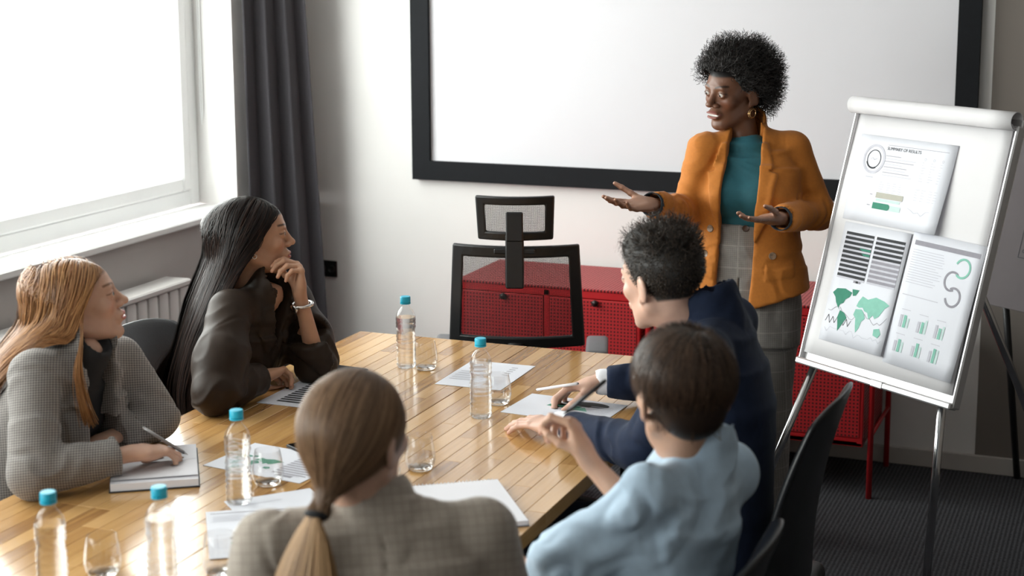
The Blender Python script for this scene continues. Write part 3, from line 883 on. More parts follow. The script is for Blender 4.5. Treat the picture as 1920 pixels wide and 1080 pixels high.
# ================================================================== things on the table
M_PET = thin_glass('bottle_clear_plastic', (0.985, 0.99, 0.995), 0.75, 0.03, 1.45)
M_WATER = bpy.data.materials.new('bottle_water'); M_WATER.use_nodes = True
nt = M_WATER.node_tree; nt.nodes.remove(nt.nodes['Principled BSDF'])
g_ = nt.nodes.new('ShaderNodeBsdfGlass'); g_.inputs['IOR'].default_value = 1.25; g_.inputs['Roughness'].default_value = 0.0
t_ = nt.nodes.new('ShaderNodeBsdfTransparent'); mx = nt.nodes.new('ShaderNodeMixShader'); mx.inputs[0].default_value = 0.55
nt.links.new(t_.outputs[0], mx.inputs[1]); nt.links.new(g_.outputs[0], mx.inputs[2]); nt.links.new(mx.outputs[0], nt.nodes['Material Output'].inputs[0])
MATS['bottle_water'] = M_WATER
M_CAP = mat('bottle_cap_cyan', (0.015, 0.42, 0.60), 0.4, noise=(30, 0.04))
M_GLASS = thin_glass('tumbler_clear_glass', (0.985, 0.985, 0.985), 0.85, 0.02, 1.5)


def bottle_profile():
    pr = [(0.020, 0.0), (0.029, 0.002), (0.0325, 0.010)]
    z = 0.014
    for k in range(6):      # ribbed lower body
        pr += [(0.0325, z), (0.0305, z + 0.006), (0.0325, z + 0.012)]; z += 0.0155
    pr += [(0.0295, z + 0.006), (0.0295, z + 0.020), (0.0325, z + 0.028)]; z += 0.030
    for k in range(2):
        pr += [(0.0325, z), (0.031, z + 0.005), (0.0325, z + 0.010)]; z += 0.012
    pr += [(0.0322, z + 0.006), (0.029, z + 0.018), (0.0225, z + 0.030), (0.0155, z + 0.038), (0.0125, z + 0.044), (0.0125, z + 0.050), (0.0155, z + 0.051), (0.0155, z + 0.054), (0.0125, z + 0.055), (0.0125, z + 0.062)]
    return pr, z + 0.050


BP, BZ = bottle_profile()
BSC = 0.225 / (BZ + 0.026)


def make_bottle(loc, rz, label):
    c = empty('water_bottle', loc, rz, label=label, cat='bottle', group='small water bottles on the table')
    if not hasattr(make_bottle, 'me'):
        bo = MB().lathe([(r * BSC, z * BSC) for r, z in BP], 28, capt=False).build('bottle_body', M_PET, c, smooth=60)
        wp = [(max(0.001, r - 0.0012) * BSC, (z + 0.001) * BSC) for r, z in BP if z < BZ - 0.034]
        wa = MB().lathe(wp, 28).build('water', M_WATER, c, smooth=60)
        cp = MB()
        n = 40; prof = [(0.0, 0), (0.0158, 0), (0.0158, 0.016), (0.0145, 0.0185), (0.0, 0.0188)]
        cp.lathe([(max(r, 0.0001) * BSC * 1.05, (z + BZ + 0.0065) * BSC) for r, z in prof], 32, capb=False, capt=False)
        cpo = cp.build('cap', M_CAP, c, smooth=40)
        ring = MB().lathe([(0.0150 * BSC * 1.05, (BZ + 0.0005) * BSC), (0.0162 * BSC * 1.05, (BZ + 0.001) * BSC), (0.0162 * BSC * 1.05, (BZ + 0.005) * BSC), (0.0150 * BSC * 1.05, (BZ + 0.0055) * BSC)], 28).build('cap_ring', M_CAP, c, smooth=40)
        make_bottle.me = [('bottle_body', bo.data), ('water', wa.data), ('cap', cpo.data), ('cap_ring', ring.data)]
    else:
        for n_, me in make_bottle.me: link(n_, me, c)
    return c


def tz(p): return (float(p[0]), float(p[1]), TZ + 0.0006)


make_bottle(tz(onz(762, 689, .75)), 0.3, 'water bottle nearest the mesh office chair')
make_bottle(tz(onz(902, 783, .75)), 1.1, 'water bottle standing beside the man\'s hand and the printed sheet')
make_bottle(tz(onz(449, 943, .75)), 2.0, 'water bottle between the open notebook and the blonde ponytail')
make_bottle(tz(onz(90, 926, .970)), 0.7, 'water bottle nearest the lower left corner of the picture')
make_bottle(tz(onz(298, 916, .970)), 1.7, 'water bottle in front of the open notebook, beside a tumbler')


def make_glass(loc, label, fill=0.0):
    c = empty('tumbler', loc, 0, label=label, cat='glass', group='stemless tumblers on the table')
    if not hasattr(make_glass, 'me'):
        o_ = [(0.026, 0.0), (0.030, 0.002), (0.036, 0.014), (0.0385, 0.028), (0.038, 0.042), (0.035, 0.062), (0.0305, 0.086)]
        i_ = [(0.0295, 0.086), (0.034, 0.062), (0.0368, 0.042), (0.0372, 0.028), (0.0345, 0.017), (0.026, 0.011), (0.0, 0.010)]
        a = MB().lathe(o_ + [(0.030, 0.0868)] + i_[:-1], 32, capt=True).build('glass_bowl', M_GLASS, c, smooth=60)
        bs = MB().lathe([(0.0, 0.0006), (0.0255, 0.0006), (0.0300, 0.004), (0.030, 0.0075), (0.0, 0.0078)], 28, capb=False, capt=False).build('glass_base', bpy.data.materials.get('tumbler_base') or tumbler_base(), c, smooth=60)
        make_glass.me = [('glass_bowl', a.data), ('glass_base', bs.data)]
    else:
        for n_, me in make_glass.me: link(n_, me, c)
    return c


def tumbler_base():
    m = bpy.data.materials.new('tumbler_base'); m.use_nodes = True
    nt = m.node_tree; nt.nodes.remove(nt.nodes['Principled BSDF'])
    g = nt.nodes.new('ShaderNodeBsdfGlass'); g.inputs['IOR'].default_value = 1.45
    nt.links.new(g.outputs[0], nt.nodes['Material Output'].inputs[0])
    return m


make_glass(tz(onz(798, 692, .75)), 'clear tumbler beside the farthest water bottle')
make_glass(tz(onz(934, 757, .75)), 'clear tumbler half behind the bottle by the man\'s hand')
make_glass(tz(onz(788, 880, .75)), 'clear tumbler right of the blonde woman\'s head')
make_glass(tz(onz(722, 916, .75)), 'clear tumbler half hidden behind the blonde woman\'s neck')
make_glass(tz(onz(503, 908, .75)), 'clear tumbler standing in front of the green map sheet')
make_glass(tz(onz(194, 1078, .75)), 'clear tumbler between the two nearest bottles')
make_glass(tz(onz(415, 1076, .75)), 'clear tumbler on the lower edge of the picture beside the near sheet')


def table_sheet(c, rz, w, h, label, draw, dz=0.0):
    s_ = empty('printed_sheet', (c[0], c[1], TZ + 0.0006 + dz), rz, label=label, cat='paper', group='printed sheets on the table')
    MB().box((0, 0, 0.0004), (w, h, 0.0008)).build('sheet', M_PAPER, s_)
    p = Print(0.0011); draw(p); p.build(s_)
    return s_


def d_a(p):
    p.ring(-0.055, 0.07, 0, 0.026, 0, 6.28, GRY)
    for k in range(9): p.rect(-0.09, 0.02 - k * 0.012, 0.10, 0.004, LGR if k % 2 else GRY)
    for k in range(5): p.rect(0.045, 0.10 - k * 0.022, 0.02, 0.006, GRY); p.rect(0.03, -0.05 - k * 0.013, 0.05, 0.004, LGR)


def d_b(p):
    world_map(p, -0.13, -0.07, 0.15, GRN, GRN)
    for k in range(11):
        p.rect(0.035, 0.085 - k * 0.015, 0.10, 0.006, GRY); p.rect(0.035, 0.078 - k * 0.015, 0.085, 0.004, LGR)
    p.rect(0.075, 0.02, 0.05, 0.02, GRY); p.rect(0.055, -0.085, 0.05, 0.018, GRY)


def d_c(p):
    p.rect(-0.095, 0.128, 0.19, 0.004, GRY); p.rect(-0.095, 0.075, 0.19, 0.002, LGR)
    for k in range(6): p.rect(-0.09, 0.11 - k * 0.006, 0.06 + 0.02 * (k % 3), 0.0016, LGR)
    p.line([(-0.085, -0.09), (0.02, -0.09), (0.02, -0.01), (-0.085, -0.01), (-0.085, -0.09)], 0.0015, LGR)
    for i in range(2):
        for k in range(2): p.ring(-0.05 + i * 0.03, -0.035 - k * 0.03, 0.003, 0.008, 0, 6.28, GRY if k == 0 else MNT, 14)


def d_d(p):
    for k in range(13):
        p.rect(-0.06, 0.13 - k * 0.0205, 0.075, 0.013, BLK); p.rect(0.02, 0.13 - k * 0.0205, 0.07, 0.013, GRY)


def d_e(p):
    p.poly([(0.055 + 0.055 * math.cos(a), 0.062 + 0.026 * math.sin(a)) for a in np.linspace(0, 6.28, 28)[:-1]], BLK)
    p.poly([(-0.06, 0.01), (0.03, 0.005), (0.04, 0.035), (-0.05, 0.045)], GRN); p.poly([(0.0, 0.0), (0.07, -0.005), (0.05, 0.03)], MNT)
    for k in range(8): p.rect(0.06, 0.05 - k * 0.013, 0.07, 0.003, LGR)


table_sheet((-1.822, 4.336), math.radians(1), 0.21, 0.297, 'printed sheet with a dark disc behind the second bottle', d_a)
table_sheet((-1.985, 3.362), math.radians(-7), 0.297, 0.21, 'printed sheet with a small green map beside the open notebook', d_b)
table_sheet((-1.95 + 0.087 + 0.083, 2.981 + 0.059 - 0.123), math.radians(34), 0.21, 0.297, 'printed sheet lying in front of the ponytailed woman', d_c, 0.001)
table_sheet((-1.77, 3.04), math.radians(48), 0.21, 0.297, 'pale sheet lying under the near printed sheet', lambda p: p.rect(-0.08, 0.1, 0.1, 0.003, LGR))
table_sheet((-2.21, 3.97), math.radians(0), 0.21, 0.297, 'printed sheet with dark rows in front of the black-haired woman', d_d)
table_sheet((-1.475, 4.075), math.radians(-4), 0.297, 0.21, 'printed sheet with a black oval under the man\'s hands', d_e)

M_COVER = mat('notebook_dark_cover', (0.015, 0.015, 0.02), 0.5, noise=(40, .1))
M_PAGE = mat('notebook_page', (0.80, 0.79, 0.83), 0.75, noise=(6, 0.015))
ang = math.atan2(0.116, 0.172)
nb_c = Vector((-2.236, 3.017, 0)) + Vector((math.cos(ang), math.sin(ang), 0)) * 0.1035 + Vector((-math.sin(ang), math.cos(ang), 0)) * 0.153
nb = empty('open_notebook', (nb_c.x, nb_c.y, TZ + 0.0006), ang, label='open notebook with blank white pages under the red-haired woman\'s pen', cat='notebook')
MB().box((0, 0, 0.0015), (0.213, 0.312, 0.003), bev=0.001).build('cover', M_COVER, nb)
for sy, hts in ((-1, 0.019), (1, 0.012)):
    mb = MB()
    prof = []
    for k in range(11):
        t = k / 10.0
        prof.append((sy * (0.001 + t * 0.151), 0.003 + hts * (math.sin(min(1, t * 4) * math.pi / 2) ** 0.8) * (1 - 0.10 * t)))
    poly = [(sy * 0.001, 0.003)] + prof + [(sy * 0.152, 0.003)]
    mb.prism(poly, -0.103, 0.103, basis((0, 1, 0), (0, 0, 1), (1, 0, 0)))
    mb.build('page_block', M_PAGE, nb)
MB().grid([[(x, -0.004 - t * 0.13, 0.0232 + 0.004 * math.sin(t * 2.6) * (0.6 + x * 2)) for t in np.linspace(0, 1, 10)] for x in np.linspace(-0.102, 0.102, 5)]).build('turned_page', M_PAGE, nb, smooth=60)

ang = math.radians(35.7)
sp_c = Vector((-1.576, 3.284, 0)) + Vector((math.cos(ang), math.sin(ang), 0)) * 0.107 - Vector((-math.sin(ang), math.cos(ang), 0)) * 0.148
sn = empty('spiral_notebook', (sp_c.x, sp_c.y, TZ + 0.0006), ang, label='white spiral notebook lying by the blonde woman\'s right shoulder', cat='notebook')
MB().box((0, 0, 0.0010), (0.214, 0.300, 0.002)).build('back_cover', mat('spiral_back_cover_grey', (0.16, 0.16, 0.18), 0.6, noise=(20, .05)), sn)
MB().box((0, 0, 0.0075), (0.210, 0.296, 0.011), bev=0.0006).build('page_block', M_PAGE, sn)
sw = MB()
pts = []
for k in range(22 * 10):
    t = k / 10.0; a = 2 * math.pi * t
    pts.append((-0.098 + 0.196 * t / 22, 0.147 + 0.0065 * math.cos(a), 0.0075 + 0.0068 * math.sin(a) + 0.0010))
sw.tube(pts, 0.0008, 4).build('spiral_wire', M_CHROME, sn)

M_PHONE = mat('phone_black_glass', (0.006, 0.006, 0.007), 0.12, noise=(10, .02))


def phone(c, rz, label, w=0.075, h=0.155):
    p = empty('phone', (c[0], c[1], TZ + 0.0006), rz, label=label, cat='phone')
    MB().box((0, 0, 0.004), (w, h, 0.008), bev=0.003, seg=2).build('phone_body', mat('phone_edge', (0.02, 0.02, 0.022), 0.3, 0.5, noise=(10, .02)), p)
    MB().box((0, 0, 0.00825), (w - 0.006, h - 0.008, 0.0006)).build('phone_screen', M_PHONE, p)


phone((-2.262, 4.218), math.radians(84), 'black phone beside the black-haired woman\'s elbow', 0.080, 0.165)
phone((-1.955, 3.53), math.radians(-30), 'dark phone whose corner shows left of the blonde woman\'s head')

# ================================================================== figures: signed-distance modelling -> one surface per part
def V3(*a): return np.array(a if len(a) == 3 else a[0], float)
def nrm(v): v = np.asarray(v, float); return v / (np.linalg.norm(v) + 1e-12)


def frame(yaw, pitch=0.0, roll=0.0):
    """columns: right, forward, up (degrees)"""
    y, p, r = np.radians([yaw, pitch, roll])
    f = np.array([math.cos(p) * math.cos(y), math.cos(p) * math.sin(y), math.sin(p)])
    rt = np.array([math.sin(y), -math.cos(y), 0.0]); u = np.cross(rt, f)
    r2 = math.cos(r) * rt + math.sin(r) * u; u2 = -math.sin(r) * rt + math.cos(r) * u
    return np.stack([r2, f, u2], 1)


_rs = np.random.RandomState(5)
_NT = _rs.rand(32, 32, 32).astype(np.float32) * 2 - 1


def vnoise(P):
    P = np.asarray(P, np.float64); i = np.floor(P).astype(int); f = P - i; f = f * f * (3 - 2 * f); i &= 31; j = (i + 1) & 31
    x0, y0, z0 = i.T; x1, y1, z1 = j.T; fx, fy, fz = f.T
    l = lambda a, b, t: a + (b - a) * t
    return l(l(l(_NT[x0, y0, z0], _NT[x1, y0, z0], fx), l(_NT[x0, y1, z0], _NT[x1, y1, z0], fx), fy),
             l(l(_NT[x0, y0, z1], _NT[x1, y0, z1], fx), l(_NT[x0, y1, z1], _NT[x1, y1, z1], fx), fy), fz)


def smin(a, b, k):
    if k <= 0: return np.minimum(a, b)
    h = np.clip(0.5 + 0.5 * (b - a) / k, 0, 1)
    return b + (a - b) * h - k * h * (1 - h)


class SDF:
    def __init__(s, lo, hi, h):
        s.lo = np.asarray(lo, float); s.h = h
        s.n = np.maximum(np.ceil((np.asarray(hi, float) - s.lo) / h).astype(int) + 1, 4)
        s.ax = [(s.lo[i] + h * np.arange(s.n[i])).astype(np.float32) for i in range(3)]
        s.d = np.full(tuple(s.n), 0.2, np.float32)

    def region(s, lo, hi, pad):
        sl = []
        for i in range(3):
            a = int(max(0, math.floor((lo[i] - pad - s.lo[i]) / s.h))); b = int(min(s.n[i], math.ceil((hi[i] + pad - s.lo[i]) / s.h) + 1))
            if b <= a: return None, None
            sl.append(slice(a, b))
        X = s.ax[0][sl[0]][:, None, None]; Y = s.ax[1][sl[1]][None, :, None]; Z = s.ax[2][sl[2]][None, None, :]
        return tuple(sl), (X, Y, Z)

    def comb(s, prim, k=0.01, op='u', into=None):
        fn, lo, hi = prim
        D = s.d if into is None else into
        sl, XYZ = s.region(lo, hi, k + 2.5 * s.h if op == 'u' else k + s.h)
        if sl is None: return s
        e = fn(*XYZ).astype(np.float32)
        if op == 'u': D[sl] = smin(D[sl], e, k)
        elif op == 's': D[sl] = -smin(-D[sl], e, k)
        elif op == 'i': D[sl] = -smin(-D[sl], -e, k)
        return s

    def mesh(s, shrink=None):
        d = s.d
        d[0, :, :] = d[-1, :, :] = 0.2; d[:, 0, :] = d[:, -1, :] = 0.2; d[:, :, 0] = d[:, :, -1] = 0.2
        ins = d < 0
        c = np.zeros(tuple(s.n - 1), np.uint8)
        for a in (0, 1):
            for b in (0, 1):
                for e in (0, 1):
                    c += ins[a:s.n[0] - 1 + a, b:s.n[1] - 1 + b, e:s.n[2] - 1 + e]
        act = (c > 0) & (c < 8)
        I = np.argwhere(act)
        idx = np.full(act.shape, -1, np.int32); idx[act] = np.arange(len(I))
        acc = np.zeros((len(I), 3)); cnt = np.zeros(len(I))
        corners = [(a, b, e) for a in (0, 1) for b in (0, 1) for e in (0, 1)]
        val = {q: d[I[:, 0] + q[0], I[:, 1] + q[1], I[:, 2] + q[2]] for q in corners}
        for p in corners:
            for ax in range(3):
                if p[ax] == 0:
                    q = list(p); q[ax] = 1; q = tuple(q)
                    va, vb = val[p], val[q]; m = (va < 0) != (vb < 0)
                    t = va[m] / (va[m] - vb[m])
                    pt = np.tile(np.array(p, float), (m.sum(), 1)); pt[:, ax] += t
                    acc[m] += pt; cnt[m] += 1
        V = s.lo + s.h * (I + acc / cnt[:, None])
        Fs = []
        for ax in range(3):
            o1, o2 = (ax + 1) % 3, (ax + 2) % 3
            sl0 = [slice(None)] * 3; sl1 = [slice(None)] * 3; sl0[ax] = slice(0, -1); sl1[ax] = slice(1, None)
            a, b = ins[tuple(sl0)], ins[tuple(sl1)]
            E = np.argwhere(a != b)
            ok = (E[:, o1] > 0) & (E[:, o2] > 0) & (E[:, o1] < s.n[o1] - 1) & (E[:, o2] < s.n[o2] - 1)
            E = E[ok]
            flip = a[E[:, 0], E[:, 1], E[:, 2]]
            def cell(d1, d2):
                q = E.copy(); q[:, o1] -= d1; q[:, o2] -= d2
                return idx[q[:, 0], q[:, 1], q[:, 2]]
            Q = np.stack([cell(1, 1), cell(0, 1), cell(0, 0), cell(1, 0)], 1)
            Q[~flip] = Q[~flip][:, ::-1]
            Fs.append(Q)
        return V, np.concatenate(Fs)


# ---- primitives: (function, lower corner, upper corner)
def cone(a, b, ra, rb):
    a, b = V3(a), V3(b); ab = b - a; L2 = float(ab @ ab) + 1e-12
    def fn(x, y, z):
        px, py, pz = x - a[0], y - a[1], z - a[2]
        t = np.clip((px * ab[0] + py * ab[1] + pz * ab[2]) / L2, 0, 1)
        return np.sqrt((px - t * ab[0]) ** 2 + (py - t * ab[1]) ** 2 + (pz - t * ab[2]) ** 2) - (ra + (rb - ra) * t)
    r = max(ra, rb)
    return fn, np.minimum(a, b) - r, np.maximum(a, b) + r


def fcone(a, b, ra, rb, side, flat):
    """cone flattened along the axis 'side' by the factor flat (<1)"""
    a, b, sd = V3(a), V3(b), nrm(side); ab = b - a; L2 = float(ab @ ab) + 1e-12
    def fn(x, y, z):
        px, py, pz = x - a[0], y - a[1], z - a[2]
        t = np.clip((px * ab[0] + py * ab[1] + pz * ab[2]) / L2, 0, 1)
        qx, qy, qz = px - t * ab[0], py - t * ab[1], pz - t * ab[2]
        s = qx * sd[0] + qy * sd[1] + qz * sd[2]
        e = s / flat - s
        r = ra + (rb - ra) * t
        return (np.sqrt((qx + e * sd[0]) ** 2 + (qy + e * sd[1]) ** 2 + (qz + e * sd[2]) ** 2) - r) * (0.5 + 0.5 * flat)
    r = max(ra, rb)
    return fn, np.minimum(a, b) - r, np.maximum(a, b) + r


def ell(c, r, R=None):
    c, r = V3(c), V3(r); R = np.eye(3) if R is None else R
    def fn(x, y, z):
        px, py, pz = x - c[0], y - c[1], z - c[2]
        q = [px * R[0, i] + py * R[1, i] + pz * R[2, i] for i in range(3)]
        k0 = np.sqrt(sum((q[i] / r[i]) ** 2 for i in range(3))); k1 = np.sqrt(sum((q[i] / r[i] ** 2) ** 2 for i in range(3))) + 1e-9
        return k0 * (k0 - 1) / k1
    e = np.abs(R) @ r
    return fn, c - e, c + e


def obox(c, half, R=None, rnd=0.003):
    c, hf = V3(c), V3(half); R = np.eye(3) if R is None else R
    def fn(x, y, z):
        px, py, pz = x - c[0], y - c[1], z - c[2]
        q = [np.abs(px * R[0, i] + py * R[1, i] + pz * R[2, i]) - (hf[i] - rnd) for i in range(3)]
        return np.sqrt(sum(np.maximum(v, 0) ** 2 for v in q)) + np.minimum(np.maximum(np.maximum(q[0], q[1]), q[2]), 0) - rnd
    e = np.abs(R) @ hf
    return fn, c - e, c + e


def loft(st, rgt, fwd, n=2.4, k=0.03, ov=.014):
    """stations (centre, half-width, half-depth) stacked along a spine"""
    rgt, fwd = nrm(rgt), nrm(fwd)
    st = [(V3(c), rx, ry) for c, rx, ry in st]
    def fn(x, y, z):
        out = None
        for (c0, a0, b0), (c1, a1, b1) in zip(st[:-1], st[1:]):
            ab = c1 - c0; L = np.linalg.norm(ab); ax = ab / L
            px, py, pz = x - c0[0], y - c0[1], z - c0[2]
            w = px * ax[0] + py * ax[1] + pz * ax[2]; t = np.clip(w / L, 0, 1)
            qx, qy, qz = px - t * ab[0], py - t * ab[1], pz - t * ab[2]
            u = np.abs(qx * rgt[0] + qy * rgt[1] + qz * rgt[2]); v = np.abs(qx * fwd[0] + qy * fwd[1] + qz * fwd[2])
            rx = a0 + (a1 - a0) * t; ry = b0 + (b1 - b0) * t
            q = ((u / rx) ** n + (v / ry) ** n + 1e-9) ** (1 / n)
            ds = (q - 1) * np.sqrt((u * u + v * v + 1e-9)) / (q + 1e-6)
            dw = np.maximum(np.abs(w - L / 2) - L / 2 - ov, 0)
            e = np.where(dw > 0, np.sqrt(np.maximum(ds, 0) ** 2 + dw ** 2), ds)
            out = e if out is None else smin(out, e, min(k, .008))
        return out
    m = max(max(a, b) for _, a, b in st); C_ = np.array([c for c, _, _ in st])
    return fn, C_.min(0) - m, C_.max(0) + m


def local_field(o, R, f, lo, hi):
    """a field given in a local frame (u right, v forward, w up)"""
    o = V3(o)
    def fn(x, y, z):
        px, py, pz = x - o[0], y - o[1], z - o[2]
        return f(*[px * R[0, i] + py * R[1, i] + pz * R[2, i] for i in range(3)])
    return fn, np.asarray(lo, float), np.asarray(hi, float)


def poly2(u, w, poly):
    """signed distance to a 2-D polygon (negative inside)"""
    P = np.array(poly, float); n = len(P); d = None; s = None
    for i in range(n):
        a, b = P[i], P[i - 1]; e = b - a
        wx, wy = u - a[0], w - a[1]
        t = np.clip((wx * e[0] + wy * e[1]) / (e @ e + 1e-12), 0, 1)
        dd = (wx - e[0] * t) ** 2 + (wy - e[1] * t) ** 2
        d = dd if d is None else np.minimum(d, dd)
        c1, c2, c3 = w >= a[1], w < b[1], e[0] * wy > e[1] * wx
        fl = (c1 & c2 & c3) | (~c1 & ~c2 & ~c3)
        s = fl if s is None else s ^ fl
    return np.where(s, -1.0, 1.0) * np.sqrt(d)


def np_mesh(name, V, F, m, parent, col=None, off=None):
    me = bpy.data.meshes.new(name)
    me.vertices.add(len(V)); me.vertices.foreach_set('co', np.asarray(V, np.float32).ravel())
    k = F.shape[1]
    me.loops.add(F.size); me.loops.foreach_set('vertex_index', F.astype(np.int32).ravel())
    me.polygons.add(len(F)); me.polygons.foreach_set('loop_start', np.arange(0, F.size, k, dtype=np.int32))
    try: me.polygons.foreach_set('loop_total', np.full(len(F), k, np.int32))
    except Exception: pass
    me.update(calc_edges=True)
    me.polygons.foreach_set('use_smooth', np.ones(len(F), bool))
    if col is not None:
        a = me.attributes.new('Col', 'FLOAT_COLOR', 'POINT')
        C4 = np.ones((len(V), 4), np.float32); C4[:, :3] = col; a.data.foreach_set('color', C4.ravel())
    for x in (m if isinstance(m, (list, tuple)) else [m]): me.materials.append(x)
    o = link(name, me, parent)
    if parent is not None: o.location = -np.array(parent.location)
    return o


def vnormals(V, F):
    a, b, c = V[F[:, 0]], V[F[:, 1]], V[F[:, 2]]
    n = np.cross(b - a, c - a)
    if F.shape[1] == 4: n += np.cross(c - a, V[F[:, 3]] - a)
    N = np.zeros_like(V)
    for i in range(F.shape[1]):
        for k in range(3): N[:, k] += np.bincount(F[:, i], n[:, k], len(V))
    return N / (np.linalg.norm(N, axis=1, keepdims=True) + 1e-12)


def relax(V, F, it=1, lam=0.5):
    E = np.concatenate([F[:, [i, (i + 1) % F.shape[1]]] for i in range(F.shape[1])])
    for _ in range(it):
        A = np.zeros_like(V); n = np.bincount(E[:, 0], minlength=len(V)) + np.bincount(E[:, 1], minlength=len(V)) + 1e-9
        for k in range(3): A[:, k] = np.bincount(E[:, 0], V[E[:, 1], k], len(V)) + np.bincount(E[:, 1], V[E[:, 0], k], len(V))
        V = V + lam * (A / n[:, None] - V)
    return V


def join(pieces):
    Vs, Fs, Cs, o = [], [], [], 0
    for V, F, C_ in pieces:
        Vs.append(V); Fs.append(F + o); Cs.append(np.broadcast_to(np.asarray(C_, float), V.shape)); o += len(V)
    return np.concatenate(Vs), np.concatenate(Fs), np.concatenate(Cs)


def folds(V, F, amp, dirv, f1=14.0, f2=3.0, mask=None, seed=0.0):
    """cloth creases: noise stretched across dirv pushed along the normals"""
    N = vnormals(V, F); d = nrm(dirv); a = nrm(np.cross(d, [0.31, 0.52, 0.79])); b = np.cross(d, a)
    Q = np.stack([V @ d * f1, V @ a * f2, V @ b * f2], 1) + seed
    Q[:, 0] += 1.6 * vnoise(V * 7 + seed) + .6 * vnoise(V * 17 + seed)
    n = vnoise(Q) + 0.45 * vnoise(Q * 2.1 + 7)
    n = .55 * (1 - 2.2 * np.abs(n)) + .7 * n
    k = amp * n
    if mask is not None: k = k * mask
    return V + N * k[:, None]


def limb_mask(V, a, b, r, soft):
    a, b = V3(a), V3(b); ab = b - a; t = np.clip(((V - a) @ ab) / (ab @ ab + 1e-12), 0, 1)
    d = np.linalg.norm(V - a - t[:, None] * ab, axis=1)
    return np.clip((r + soft - d) / soft, 0, 1)


def on_table(V):
    """cloth and skin that rest on the table top stay on it"""
    V = V.copy(); k = (V[:, 0] > TX0 - .006) & (V[:, 0] < TX1 + .006) & (V[:, 1] < TY1) & (V[:, 1] > TY0 - .008) & (V[:, 2] < TZ + .0025) & (V[:, 2] > TZ - .045)
    V[k, 2] = TZ + .0025
    return V


# ---------------------------------------------------------------- head
SKINS = {}


def skin_mat(name):
    return mat(name, (0.6, 0.4, 0.3), 0.42, vcol=True, sss=0.12, noise=(35, 0.05), bump=(500, 0.12, 0.0006), spec=0.4)


